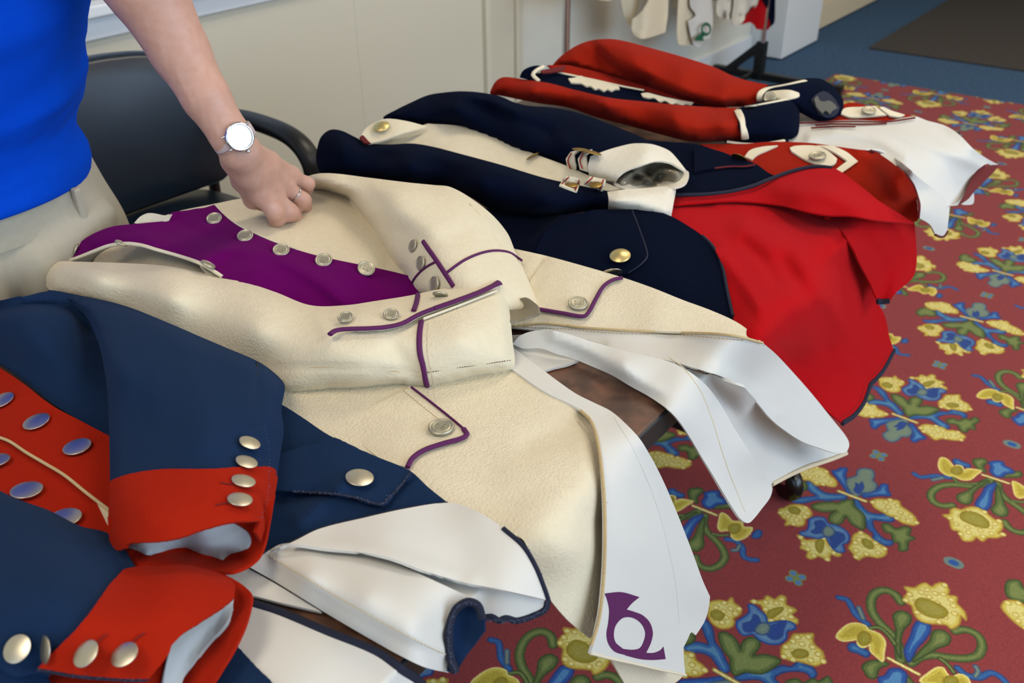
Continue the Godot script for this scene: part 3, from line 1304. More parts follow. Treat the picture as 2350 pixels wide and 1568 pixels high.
	struct("wall_front", joined([[Vector3(-2.2, 0, -9.4), Vector3(3.55, 2.7, -9.25)]]), M["cream_paint"], "cream wall at the far end of the room")
	struct("ceiling", joined([[Vector3(-2.2, 2.7, -9.4), Vector3(3.55, 2.8, 3.45)]]), M["ceiling_paint"], "white ceiling")
	for p in LAMPS:
		var o := thing("ceiling_lamp", "flat square ceiling lamp over the room", "lamp", Vector3(p.x, 2.7, p.y), "ceiling lamps out of view")
		box(o, "lamp_housing", Vector3(-0.31, -0.05, -0.61), Vector3(0.31, 0.0, 0.61), M["white_paint"])
		box(o, "diffuser", Vector3(-0.28, -0.058, -0.58), Vector3(0.28, -0.045, 0.58), M["lamp_diffuser"])


func table() -> void:
	var o := thing("folding_table", "long brown folding table with a black edge under the coats", "table", Vector3.ZERO)
	box(o, "table_top", Vector3(-1.105, TABLE - 0.026, -1.796), Vector3(-0.355, TABLE, 0.03), M["table_laminate"], 0.0015)
	box(o, "table_edge", Vector3(-1.108, TABLE - 0.031, -1.80), Vector3(-0.352, TABLE - 0.0012, 0.034), M["table_edge"], 0.003)
	for z in [-1.53, -0.22]:
		var leg := Node3D.new()
		put(leg, "leg_frame", o)
		leg.position = Vector3(0, 0, z)
		box(leg, "foot", Vector3(-1.0, 0.075, -0.022), Vector3(-0.44, 0.125, 0.022), M["black_frame"], 0.008)
		box(leg, "post", Vector3(-0.76, 0.12, -0.022), Vector3(-0.70, TABLE - 0.05, 0.022), M["black_frame"], 0.006)
		box(leg, "bracket", Vector3(-0.98, TABLE - 0.06, -0.03), Vector3(-0.48, TABLE - 0.031, 0.03), M["black_frame"], 0.005)
		for x in [-0.97, -0.462]:
			var c := part(leg, "caster", lathe([[0.0, 0.016], [0.02, 0.017], [0.034, 0.014], [0.04, 0.006], [0.04, -0.006], [0.034, -0.014], [0.02, -0.017], [0.0, -0.016]]), M["black_plastic"], Vector3(x, 0.042, 0.0))
			c.rotation = Vector3(PI / 2, 0.0, 0.5)
			box(leg, "caster_fork", Vector3(x - 0.012, 0.045, -0.02), Vector3(x + 0.012, 0.085, 0.02), M["steel"], 0.004)


# ---------------------------------------------------------------- nearest coat: navy wool, red facings, white turnbacks
func coat_navy_red() -> void:
	var o := thing("uniform_coat", "navy wool tailcoat with red lapels and cuffs and plain silver buttons, nearest on the table", "coat")
	# chest and shoulder
	var chest := cloth("-60,690,4 0,690,5.5 60,720,7 130,675,6 200,700,5 230,760,3.6 262,880,2.2 265,1000,2 150,930,2 60,870,2 0,835,1.6 -60,800,2 100,780,6.4 190,830,4.2 265,1220,2.4 130,1110,2.3 0,1060,2.3 -60,1040,2", [["0,712 100,700 180,712 225,760", -1.2, 10]])
	panel(o, "chest", "-70,700! 0,694 70,683 140,670 210,690 300,740! 300,1020! 262,1000 200,962 130,918 60,862 0,824 -70,780!", chest, M["navy_wool"])
	var lapel := over(chest, 0.45)
	var lp := panel(o, "lapel", "-70,770! 0,830 62,872 140,930 200,962 268,998 300,1015! 300,1190! 265,1160 215,1122 165,1082 120,1055 75,1030 40,1005 0,990 -70,950!", lapel, M["red_wool"], {"lift": 0.25})
	tag(lp, "red lapel with silver buttons")
	var lower := panel(o, "lapel", "-70,930! 0,985 60,1015 130,1055 200,1105 265,1150 300,1180! 300,1290! 200,1235 130,1190 40,1150 -70,1115!", chest, M["red_wool"], {"lift": 0.3})
	tag(lower, "red lapel half hidden by the sleeve")
	cord(lp, "edge_cord", "-60,948 0,993 40,1009 78,1034 122,1060 165,1086 215,1126 268,1166", over(chest, 0.7), M["cream_thread"], 0.003, 0.003, 0.0)
	panel(o, "waistcoat_edge", "225,1120! 262,1150! 300,1185! 300,1225! 262,1195!", chest, M["cream_edge"], {"lift": 0.5})
	for b in [[24, 917, 0.0125], [102, 965, 0.0128], [194, 1022, 0.0128]]:
		button(lp, lapel, b[0], b[1], b[2], "silver", 0.0, 0.55)
	for b in [[8, 1053, 0.0128], [80, 1120, 0.0132], [168, 1182, 0.0128]]:
		button(lower, chest, b[0], b[1], b[2], "silver", 0.0, 0.7)
	# the sleeve folded over the chest, its cuff towards the aisle
	var rim := "128,668 200,680 300,703 400,742 460,768 530,798 600,828 640,856 662,884 655,935 660,985 652,1040 645,1085 636,1150 622,1215 605,1262 585,1285 540,1303 480,1298 430,1294 360,1299 320,1295 286,1272 268,1235 264,1180 268,1100 266,1000 262,900 250,820 235,770 215,730 180,700 140,683"
	var sl := cloth("130,672,6 300,705,6.6 460,770,6.8 600,828,6.2 660,884,4.6 400,900,9.2 300,850,9.2 480,960,9 590,960,7.6 652,1000,5 240,770,7.5 262,900,7 266,1050,6.6 400,1080,8.6 520,1070,8.6 330,1160,8.2 270,1190,6 330,1238,7.2 470,1212,8 590,1190,7.2 640,1100,5.2 610,1255,4.6", [["600,828 602,900 604,975", -0.35, 6], ["645,900 640,940 652,985", 0.5, 14], ["420,760 470,880 480,1000", 0.5, 45], ["330,820 345,960", -0.25, 30]], [rim, 1.7, 38])
	var sleeve := panel(o, "sleeve", "128,668 200,680 300,703 400,742 460,768 530,798 600,828 640,856 662,884 655,935 660,985 652,1040 645,1090! 600,1100! 450,1100! 330,1112! 268,1130! 266,1000 262,900 250,820 235,770 215,730 180,700 140,683", sl, M["navy_wool"])
	tag(sleeve, "navy sleeve folded across the chest")
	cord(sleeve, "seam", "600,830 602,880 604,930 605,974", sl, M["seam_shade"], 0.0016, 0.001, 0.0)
	panel(sleeve, "vent_flap", "602,974! 614,978 622,990 625,1030 628,1068! 600,1066 540,1072! 540,985!", sl, M["navy_wool"], {"fray": 0.6, "lift": -0.15, "ramp": [545, 1020, 605, 1020, 0.4]})
	var cuff := panel(o, "cuff", "268,1100! 282,1092 330,1079 390,1072 500,1071 560,1067 628,1066! 627,1110 622,1150 606,1190! 560,1190 530,1194 470,1211 420,1228 370,1236 330,1238 306,1241 300,1250! 284,1256 270,1238 265,1200 264,1180", over(sl, 0.3), M["red_wool"], {"fray": 0.5})
	tag(cuff, "red cuff with its mouth towards the aisle")
	panel(cuff, "vent_underlap", "622,1064! 640,1072 646,1090 640,1130 626,1205 612,1240! 598,1215! 606,1190! 622,1140 628,1100!", over(sl, 0.12), M["red_wool"])
	# cuff mouth: rolled lower lip, lining inside
	var mouth := cloth("268,1235,4.6 330,1240,5.6 470,1215,6 600,1195,5.6 300,1240,4.2 440,1250,3.2 520,1277,3 585,1240,4.2 330,1290,4.4 440,1294,4.4 540,1300,4.2 600,1265,4.2", [["330,1262 440,1256 500,1270 560,1270", -0.9, 14]])
	panel(cuff, "cuff_lip", "262,1180! 300,1200! 600,1185! 640,1130! 626,1200 608,1262 585,1285 540,1303 480,1298 430,1294 360,1299 320,1295 286,1272 268,1235", mouth, M["red_wool"], {"lift": -0.1})
	panel(cuff, "cuff_lining", "301,1238! 340,1236 400,1230 470,1210 530,1192 575,1212 585,1232 580,1248 562,1258 540,1264 522,1278! 500,1270 470,1262 440,1250 410,1252 375,1262 352,1266 330,1256 303,1248!", mouth, M["sleeve_lining"], {"lift": 0.0})
	frays(cuff, "616,980 624,1000 627,1060 626,1110 620,1150 606,1188", over(sl, 0.3), M["navy_thread"], 9.0, 0.0014)
	cord(cuff, "buttonhole", "546,1106 532,1105 516,1102", over(sl, 0.3), M["dark_red_edge"], 0.0008, 0.001, 0.1)
	cord(cuff, "buttonhole", "538,1147 522,1150 506,1153", over(sl, 0.3), M["dark_red_edge"], 0.0008, 0.001, 0.1)
	for b in [[583, 1013, 0.0092], [576, 1056, 0.0092]]:
		button(sleeve, sl, b[0], b[1], b[2], "silver", 0.0, 0.55, Vector3(-0.2, 0.5, 0))
	for b in [[569, 1099, 0.0096], [561, 1141, 0.0096]]:
		button(cuff, sl, b[0], b[1], b[2], "silver", 0.0, 0.65, Vector3(-0.2, 0.5, 0))
	# the other sleeve, nearest the viewer
	var rim2 := "-80,1095 0,1113 60,1140 130,1165 200,1200 262,1216 300,1240 370,1290 440,1289 500,1303 555,1325 583,1352 582,1385 572,1425 545,1480 515,1530 490,1580 300,1640 -80,1640"
	var s2 := cloth("-60,1100,5 0,1120,5.4 130,1170,5.4 262,1220,4.2 300,1300,5 150,1320,8.6 0,1300,8.6 100,1440,8 240,1400,8 400,1350,6.6 500,1330,5 550,1365,4.4 470,1420,5.6 400,1490,5.6 340,1545,5 200,1540,5.6 105,1524,6 30,1530,6 -60,1480,7 -60,1640,4 300,1640,3", [], [rim2, 1.2, 40])
	var near := panel(o, "sleeve", "-80,1095! 0,1113 60,1140 130,1165 200,1200 262,1216 300,1250! 330,1300! 270,1370! 190,1450! 130,1540! 100,1533 60,1541 30,1530 0,1506 -80,1470!", over(s2, 0.3), M["navy_wool"])
	tag(near, "navy sleeve nearest the viewer")
	panel(near, "sleeve_underside", "-80,1440! 0,1480! 110,1500! 130,1560! 100,1640! -80,1640!", over(s2, -0.9), M["navy_wool"])
	var cuff2 := panel(o, "cuff", "300,1297! 340,1290 370,1289 440,1288 500,1303 548,1330 548,1362! 520,1385 490,1405 460,1425 430,1445 407,1470! 400,1490 385,1510 355,1546! 300,1545 200,1537 105,1521! 150,1475 190,1435 230,1385 265,1335", over(s2, 0.65), M["red_wool"], {"fray": 0.6})
	tag(cuff2, "red cuff with its mouth open, nearest the viewer")
	var mouth2 := cloth("548,1345,4.2 583,1360,4.4 400,1480,4.4 470,1430,3.6 500,1480,3.4 560,1430,4.4 515,1530,4 430,1560,3.4 390,1600,3.6 100,1560,4.2 100,1640,3.6 350,1560,4.2", [["560,1370 500,1440 450,1500 420,1580", -0.5, 20]])
	panel(cuff2, "cuff_lip", "500,1300! 550,1322 583,1350 583,1385 572,1425 545,1480 515,1530 470,1600! 90,1640! 110,1530! 345,1540! 400,1480! 540,1360!", mouth2, M["red_wool"], {"lift": -0.5})
	panel(cuff2, "cuff_lining", "548,1358! 520,1385 490,1402 460,1425 430,1445 407,1470! 398,1500 390,1540 384,1600! 420,1600! 432,1550 455,1510 490,1465 530,1420 545,1385!", mouth2, M["sleeve_lining"], {"lift": 0.0})
	cord(cuff2, "raw_edge", "105,1523 200,1539 290,1546 345,1547 356,1543", over(s2, 0.45), M["navy_edge"], 0.003, 0.004, 0.0)
	for b in [[214, 1489, 0.0092], [301, 1491, 0.0090]]:
		button(cuff2, s2, b[0], b[1], b[2], "silver", -0.5, 1.05, axu * 0.75 - axr * 0.55)
	cord(cuff2, "buttonhole", "238,1465 250,1452 262,1444", over(s2, 0.65), M["dark_red_edge"], 0.0008, 0.001, 0.1)
	cord(cuff2, "buttonhole", "320,1462 332,1450 346,1442", over(s2, 0.65), M["dark_red_edge"], 0.0008, 0.001, 0.1)
	frays(cuff2, "105,1523 200,1539 290,1546 345,1547", over(s2, 0.45), M["navy_thread"], 5.0, 0.002)
	button(near, s2, 59, 1478, 0.0094, "silver", 0.0, 0.75, axu * 0.45 - axr * 0.15)
	button(near, s2, 122, 1480, 0.0092, "silver", -0.9, 0.5, Vector3(-0.75, 0, 0.4))
	# the skirt beyond the sleeve, with its pocket flap
	var sk := cloth("640,930,2.4 700,960,2.4 860,1045,2.2 950,1090,1.9 1030,1150,1.7 850,1180,2 700,1230,1.9 610,1262,2 640,1080,2.2 780,1090,2.6", [["700,1190 760,1130 800,1100", 0.5, 22], ["640,1140 760,1125", -0.5, 16]])
	var skirt := panel(o, "skirt", "600,900! 655,926 700,954 765,997 870,1044 945,1076 985,1112 1030,1148! 940,1160 840,1182 740,1207 680,1236 610,1264! 560,1250! 600,1000!", sk, M["navy_wool"])
	var fl := over(sk, 0.75)
	var flap := panel(skirt, "pocket_flap", "640,1040! 775,1000! 860,1040 945,1074! 950,1085 930,1100 915,1118 895,1145 880,1152! 840,1143 800,1128 760,1126 720,1124 680,1122 640,1118!", fl, M["navy_wool"], {"fray": 0.9})
	cord(flap, "raw_edge", "680,1123 760,1127 820,1136 880,1152 900,1135 925,1108 946,1080", fl, M["navy_edge"], 0.002, 0.003, -0.05)
	frays(flap, "680,1123 760,1127 820,1136 880,1152 900,1135 925,1108 946,1080", fl, M["navy_thread"])
	button(flap, fl, 831, 1092, 0.0125, "silver", 0.15, 0.5, Vector3(-0.1, 0.6, 0))
	frays(skirt, "640,1250 680,1236 740,1208 840,1183 900,1168", sk, M["navy_thread"], 6.0, 0.0015, 0.25)
	cord(skirt, "raw_edge", "612,1262 680,1236 740,1208 840,1183 940,1161 1030,1149", sk, M["navy_edge"], 0.003, 0.003, 0.15)
	# white turnback: upper leaf, inner roll, and what shows between
	var ua := cloth("610,1262,2 760,1205,2.6 950,1158,2.4 1030,1150,2 1100,1172,2.6 1140,1196,2.6 1200,1245,2.2 1230,1295,1.2 1256,1366,-0.8 1160,1345,1.5 1060,1325,1.6 980,1300,2.6 850,1260,3.2 680,1240,3 900,1220,3.2 1060,1250,2", [["650,1250 760,1250 850,1258 960,1292 1080,1330", 0.4, 22, 8]])
	var leaf := panel(o, "turnback", "605,1268! 680,1236 740,1207 840,1182 940,1160 1030,1148 1080,1160 1140,1194 1200,1243 1228,1290 1248,1340 1256,1368! 1160,1346 1060,1326 980,1302 900,1272 850,1262 760,1252 690,1242 655,1245 630,1262", ua, M["white_lining"])
	tag(leaf, "white turnback lining of the skirt")
	var ub := cloth("960,1300,1.0 1100,1340,0.45 1160,1352,0.2 1255,1365,-1.4 1200,1405,-2.3 1110,1400,-1.7 1060,1360,-0.4")
	panel(leaf, "turnback_under", "940,1285! 1060,1318! 1160,1336! 1256,1364! 1252,1385 1225,1400 1185,1413 1145,1412 1105,1408! 1040,1390! 960,1330!", ub, M["white_lining"])
	cord(leaf, "raw_edge", "1155,1206 1200,1246 1228,1292 1248,1342 1257,1368", ua, M["navy_edge"], 0.0045, 0.004, 0.0)
	frays(leaf, "1155,1206 1200,1246 1228,1292 1248,1342 1257,1368", ua, M["navy_edge"], 5.0, 0.004)
	frays(leaf, "1256,1368 1250,1388 1225,1402 1185,1414 1145,1414 1108,1410", ub, M["navy_thread"], 4.0, 0.003, 0.3)
	cord(leaf, "raw_edge", "1256,1368 1250,1388 1225,1402 1185,1414 1160,1408 1145,1414 1128,1405 1108,1410", ub, M["navy_edge"], 0.006, 0.005, 0.0)
	var ur := cloth("590,1280,2 660,1245,2.2 760,1254,2.2 860,1266,2.2 930,1296,2.4 1010,1330,2.2 1080,1362,1.2 1045,1385,0.6 1030,1440,-0.6 1028,1528,-3.2 980,1520,-0.2 880,1470,0.5 760,1400,0.8 650,1330,1 850,1360,4.2 960,1420,3.2 720,1310,3.4", [["640,1275 720,1325 820,1385 920,1440 1030,1490", 0.35, 26, 9]])
	var roll := panel(leaf, "turnback_roll", "568,1285! 610,1266 660,1240 760,1250 850,1260 920,1288 1000,1324 1060,1352 1085,1366 1060,1376 1042,1398 1030,1440 1030,1480 1032,1532! 980,1520 930,1497 880,1470 760,1400 650,1332", ur, M["white_lining"])
	stitches(roll, "628,1268 700,1312 790,1366 900,1428 985,1472 1030,1492", ur, M["cream_edge"], 8.0, 0.05)
	var cap := cloth("1030,1440,0.0 1045,1385,1.2 1080,1370,1.6 1108,1400,0.8 1032,1528,-2.8 1060,1440,-1.0 1112,1440,-0.4 1070,1500,-2.2")
	panel(roll, "turnback_inside", "1030,1530! 1028,1440 1044,1386 1075,1368 1100,1376 1110,1408 1112,1438! 1090,1468 1068,1500 1050,1530!", cap, M["navy_wool"], {"lift": -0.3})
	cord(roll, "raw_edge", "1048,1530 1036,1500 1032,1440 1046,1392 1074,1372 1098,1380 1108,1410", cap, M["navy_edge"], 0.007, 0.006, 0.2)
	frays(roll, "1048,1530 1036,1500 1032,1440 1046,1392 1074,1372 1098,1380", cap, M["navy_thread"], 4.0, 0.0025, 0.5)
	# the far part of the other skirt
	var wl := cloth("520,1290,1.2 600,1320,1.1 740,1392,0.8 585,1355,0.9")
	panel(leaf, "turnback_under", "520,1280! 580,1296! 650,1336 745,1394! 660,1375 585,1356 540,1345!", wl, M["white_lining"])
	var tl := cloth("570,1375,0.9 700,1412,0.9 870,1485,0.5 930,1525,-0.4 1000,1590@-0.335 700,1560,0.9 540,1455,0.9 620,1600,0.9")
	var tail := panel(o, "turnback", "583,1372! 650,1393 760,1439 870,1484 930,1526 965,1550 1000,1590! 980,1640! 640,1640! 530,1460! 560,1420", tl, M["white_lining"])
	tag(tail, "white turnback lining nearest the viewer")
	cord(tail, "raw_edge", "583,1372 650,1393 760,1439 870,1484 930,1526 965,1550 1000,1590", tl, M["navy_edge"], 0.007, 0.004, 0.0)
	panel(o, "skirt", "470,1500! 535,1452! 560,1476 600,1520 640,1562 680,1640! 400,1640!", over(tl, 0.55), M["navy_wool"], {"fray": 0.8})


# ---------------------------------------------------------------- cream coat with the purple front
func coat_beige() -> void:
	var o := thing("uniform_coat", "cream wool tailcoat with purple front, purple piping and pewter buttons marked 18, under the hand", "coat")
	var w: Material = M["cream_wool"]
	# breast: the purple front and the cream beside it
	var fr := cloth("165,602,2.6 190,570,4 240,535,6 330,516,7 410,490,7 503,474,6.6 600,462,6.2 560,525,6.6 640,560,6.2 750,590,5.6 860,615,4.8 940,645,4 960,690,3.4 850,705,3.4 720,708,4 640,675,5 520,640,5.8 470,607,6.6 370,577,6.6 265,567,5.4 400,545,6.4 600,610,6.6 760,650,5.2 700,450,6 820,540,4.6 880,620,3.6 760,490,5.6", [["470,612 500,590 540,575 600,582 660,605 740,650 800,700", 0.5, 24, 12], ["240,560 330,552 420,566", 0.35, 14], ["420,512 480,545 560,562 640,595", -0.3, 14]])
	panel(o, "breast", "320,520! 380,503 430,488 500,474! 560,462 620,458 700,440! 780,450 820,470 860,520 900,590 960,650 970,720! 700,720! 500,640 440,560!", fr, w, {"lift": -0.35})
	var pl := panel(o, "purple_front", "165,603! 178,584 192,568 214,550 240,536 275,524 330,518 383,513! 398,500 410,492 440,488 462,484 480,482 503,475! 530,502 562,525 600,543 640,560 690,577 740,591 800,604 860,616 905,626 960,640! 970,715! 850,706! 720,712! 640,680! 520,638! 497,622 470,606 420,589 370,575 340,566 305,562 265,567 230,580 195,594", fr, M["purple_wool"], {"lift": 0.12})
	tag(pl, "purple cloth front with a row of pewter buttons")
	cord(pl, "edge_cord", "167,604 195,595 230,581 265,568 305,563 340,567 370,576 420,590 470,607 500,624 520,637", fr, M["white_tape"], 0.005, 0.004, 0.15)
	cord(pl, "edge_cord", "504,474 530,501 562,524 600,542 640,559 690,576", fr, M["white_tape"], 0.0022, 0.002, 0.2)
	for b in [[503, 507, 0.0100], [573, 546, 0.0100], [654, 578, 0.0102], [750, 601, 0.0104], [846, 620, 0.0106]]:
		button(pl, fr, b[0], b[1], b[2], "pewter", -0.45, 0.4, -axf * 0.75)
	button(pl, fr, 192, 577, 0.0085, "pewter", 0.0, 0.1, Vector3(-0.9, 0.0, 0.5))
	button(pl, fr, 293, 563, 0.008, "pewter", 0.0, 0.3, (axu * 0.9 + axr * 0.5 - axf * 0.1) * 9.0)
	button(pl, fr, 489, 611, 0.009, "pewter", 0.0, 0.35, (axu * 0.9 + axr * 0.45 - axf * 0.15) * 9.0)
	panel(o, "collar", "322,517! 335,503 352,495 370,496 390,500 408,497! 400,512! 360,520!", cloth("322,517,7 352,495,8 405,500,7.6 360,520,6.6"), w)
	panel(o, "facing", "200,640! 225,612! 238,592 262,575 310,562 370,574 470,604 520,636! 580,690! 400,660! 180,640!", cloth("165,606,1.2 265,567,2.6 370,590,3.6 520,640,3.8 580,690,2 400,650,3 200,630,1.6 330,600,2.4", [["330,590 420,600 520,640", 0.6, 26]]), w)
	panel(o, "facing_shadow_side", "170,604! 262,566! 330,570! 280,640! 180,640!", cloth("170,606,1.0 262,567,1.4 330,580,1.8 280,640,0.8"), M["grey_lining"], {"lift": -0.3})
	# sleeve towards the viewer
	var rim := "119,640 124,622 136,610 156,603 200,604 300,607 400,614 500,634 560,646 640,672 720,702 800,702 870,692 945,681 1000,670 1060,660 1146,642 1158,665 1168,705 1176,780 1181,840 1165,852 1120,860 1080,868 1030,880 980,889 930,886 880,887 820,892 750,896 660,901 560,870 400,780 250,715 150,680 126,662"
	var sl := cloth("120,640,3 156,603,5 300,607,6.6 500,634,7 640,672,7 720,702,6.4 945,681,6.4 1146,642,6.6 1168,705,6 1181,840,3 1080,868,2.6 980,889,2.4 880,887,2.3 750,896,2.2 660,900,2.0 150,672,2.6 300,715,2.8 460,780,2.8 600,840,2.6 400,690,6.9 240,650,6.0 600,760,6.8 760,790,7.0 900,800,6.4 1060,780,6.8 850,850,5", [["160,612 240,640 420,690", 0.25, 20], ["640,845 760,842 900,850 965,858", -0.22, 5], ["905,800 940,835 955,862", -0.35, 22], ["990,852 1070,842 1174,828", -0.12, 4], ["720,705 740,730 760,765", 0.3, 16]], [rim, 1.5, 34])
	var sleeve := panel(o, "sleeve", rim, sl, w)
	tag(sleeve, "cream sleeve nearest the viewer with a purple piped cuff")
	cord(sleeve, "seam", "640,846 760,843 900,851 965,859", sl, M["cream_thread"], 0.0011, 0.0008, 0.0)
	panel(sleeve, "vent_flap", "735,706! 800,703 870,692 945,680 1000,668 1060,658 1146,640! 1148,655! 1105,673 1060,690 1000,712 965,726 930,743 900,751 860,755 800,757 775,761 762,770! 750,745", sl, w, {"lift": -0.12, "ramp": [745, 740, 830, 735, 0.57]})
	var fl := over(sl, 0.75)
	cord(sleeve, "piping", "764,768 775,760 800,756 860,754 900,750 930,742 965,723 1000,709 1060,688 1105,671 1147,651", fl, M["purple_cord"], 0.0062, 0.004, 0.0)
	cord(sleeve, "piping", "1000,709 1060,688 1105,671 1147,651", fl, M["purple_cord"], 0.0085, 0.0036, 0.05)
	cord(sleeve, "piping", "970,738 966,770 967,810 974,840 979,868 984,889", sl, M["purple_cord"], 0.006, 0.004, 0.05)
	cord(sleeve, "piping", "963,677 959,697 953,714", fl, M["purple_cord"], 0.006, 0.0035, -0.1)
	cord(sleeve, "flap_edge", "975,733 1010,720 1060,701 1105,683 1140,670", sl, M["white_tape"], 0.003, 0.003, 0.3)
	stitches(sleeve, "985,854 1040,845 1100,837 1174,826", sl, M["brown_thread"], 6.0, 0.02)
	stitches(sleeve, "986,742 984,800 992,850 1000,884", sl, M["cream_edge"], 6.0, 0.02)
	for b in [[799, 730, 0.0082, 0.0], [902, 723, 0.0084, 0.0], [1013, 679, 0.0086, 0.0], [1098, 652, 0.008, 0.0]]:
		button(sleeve, fl, b[0], b[1], b[2], "pewter", -0.4, 0.1, -axf * 0.45 if b[0] < 1000 else Vector3(-0.3, 0.2, -0.9))
	# sleeve away from the viewer
	var rim2 := "672,452 688,430 720,409 762,404 850,414 940,425 1000,431 1035,435 1080,459 1130,498 1165,540 1182,580 1200,618 1216,655 1238,706 1236,722 1205,730 1174,737 1165,760 1100,760 1000,700 950,676 940,655 925,628 905,604 890,582 868,545 845,510 822,480 806,464 770,462 720,455"
	var s2 := cloth("672,452,5.4 700,428,7.4 762,404,10 850,414,10.4 1000,431,10 1080,459,9.2 1130,498,7.6 1165,540,5.8 1200,618,4.6 1238,706,3.4 1174,737,3 806,464,6.4 845,510,5.2 890,582,4.4 940,655,4 1000,700,4 900,490,9.4 1000,540,9.4 1080,620,8 960,600,6.8 1150,660,6.2 1100,720,5 740,440,6.6", [["1080,475 1120,520 1150,570", -0.2, 6], ["700,436 760,428 820,450 850,490", 0.7, 22, 12], ["690,446 740,442 800,460", -1.3, 12], ["880,440 960,500 1010,560", 0.4, 40], ["930,540 1000,560 1060,540", -0.35, 26]], [rim2, 1.4, 34])
	var far := panel(o, "sleeve", rim2, s2, w)
	tag(far, "cream sleeve away from the viewer, its shoulder held in the hand")
	cord(far, "seam", "1078,472 1100,495 1125,528 1150,572", s2, M["cream_thread"], 0.001, 0.0008, 0.0)
	cord(far, "piping", "974,558 985,574 1000,595 1020,625 1042,659", s2, M["purple_cord"], 0.0058, 0.004, 0.1)
	cord(far, "piping", "947,662 950,651 957,639 971,624 986,613 1003,604", s2, M["purple_cord"], 0.0028, 0.003, 0.06)
	cord(far, "piping", "1027,629 1044,616 1068,600 1097,587 1124,580 1148,579 1172,584 1197,601", s2, M["purple_cord"], 0.0034, 0.003, 0.06)
	for b in [[951, 568, 0.0078], [969, 607, 0.0086], [1000, 654, 0.0088]]:
		button(far, s2, b[0], b[1], b[2], "pewter", -0.5, 0.2, Vector3(-0.25, 0, 0.35) - axf * 0.2)
	var lip := cloth("1160,695,2.2 1200,684,2.6 1238,706,3 1205,728,2.4 1174,737,2.2 1200,712,1.2")
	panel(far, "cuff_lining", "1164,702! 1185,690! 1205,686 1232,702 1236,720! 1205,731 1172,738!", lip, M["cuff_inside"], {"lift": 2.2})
	# skirt beyond the cuffs, hanging over the table edge on its right
	var kr := cloth("1100,560,2 1180,575,3 1250,590,3.1 1420,640,3.1 1560,690,2.9 1680,740,2.4 1745,788,1.6 1640,765,2.2 1450,757,2 1250,742,1.6 1100,745,1.4 1300,680,3 1500,720,3", [["1250,600 1220,660 1200,690", -0.25, 10]])
	var skirt := panel(o, "skirt", "1080,550! 1182,575! 1250,590 1335,613 1420,638 1490,662 1560,690 1630,716 1690,745 1745,790! 1690,772 1640,765 1560,762 1450,758 1350,752 1250,742 1175,748 1100,760!", kr, w)
	tag(skirt, "cream skirt on the far side with a piped pocket flap")
	var kf := over(kr, 0.3)
	panel(skirt, "pocket_flap", "1190,700! 1215,650 1255,592! 1340,615 1425,640! 1402,645 1382,660 1364,690 1350,716 1337,728! 1290,720 1240,711", kf, w)
	cord(skirt, "piping", "1236,711 1290,720 1337,727 1349,716 1363,690 1381,660 1402,645 1424,640", kf, M["purple_cord"], 0.0052, 0.004, 0.15)
	button(skirt, kf, 1324, 699, 0.0118, "pewter", -0.15, 0.2)
	var kb := cloth("1175,750,1.3 1350,753,1.8 1560,765,2 1745,790,1.5 1440,808,1.4 1540,830,1.6 1640,860,1 1700,890@-0.335 1790,830@-0.335 1850,900@-0.315 1935,1008@-0.275 1930,1035@-0.27 1830,1010@-0.30 1760,960@-0.315", [["1400,800 1540,828 1640,858 1720,905 1780,950", 0.5, 16, 9]])
	var band := panel(o, "turnback", "1170,752! 1250,744 1350,754 1450,760 1560,764 1640,767 1690,774 1742,788! 1768,810 1795,838 1850,900 1900,962 1930,1000 1936,1018 1928,1034 1905,1036 1870,1025 1830,1010 1795,988 1760,960 1730,925 1700,892 1670,874 1640,860 1590,845 1540,830 1490,820 1440,808 1390,794 1330,776 1250,762", kb, M["white_lining"])
	tag(band, "white turnback of the far cream skirt")
	cord(band, "raw_edge", "1180,750 1250,744 1350,754 1450,760 1560,764 1640,767 1690,774 1740,787", kb, M["cream_thread"], 0.003, 0.003, 0.2)
	frays(band, "1180,750 1250,744 1350,754 1450,760 1560,764 1640,767", kb, M["cream_thread"], 6.0, 0.0018, 0.3)
	stitches(band, "1200,752 1300,756 1400,765 1560,770 1700,782", kb, M["cream_thread"], 9.0, 0.03)
	var ki := cloth("1600,850,0.6 1700,890,-0.4 1760,960@-0.345 1830,1010@-0.335 1930,1036@-0.285 1850,1062@-0.31 1760,1104@-0.325 1720,1040@-0.335 1660,930@-0.35", [["1715,905 1740,980 1752,1060", -0.6, 18], ["1770,985 1790,1030 1796,1080", 0.4, 14]])
	panel(band, "turnback_inside", "1540,835! 1700,888! 1760,956! 1830,1006! 1905,1034! 1932,1030 1925,1040! 1900,1046 1870,1056 1840,1066 1800,1084 1760,1106! 1730,1095 1690,1040 1640,960 1590,890!", ki, M["white_lining"])
	cord(band, "hem", "1762,1106 1800,1086 1840,1068 1870,1058 1900,1048 1930,1036", ki, M["cream_edge"], 0.007, 0.006, 0.0)
	var kl := cloth("1175,800,1.2 1200,768,2.4 1250,760,3 1330,776,2.8 1440,808,2.4 1530,832,2.2 1600,862,1.4 1640,910@-0.335 1680,980@-0.318 1720,1040@-0.305 1760,1112@-0.305 1750,1150@-0.295 1692,1182@-0.29 1650,1120@-0.305 1600,1040@-0.325 1560,970@-0.335 1525,935,0.8 1480,905,0.4 1400,860,0.6 1320,825,0.8 1430,830,3 1560,890,1.6", [["1270,772 1340,800 1420,845 1490,890", 0.5, 24, 12]])
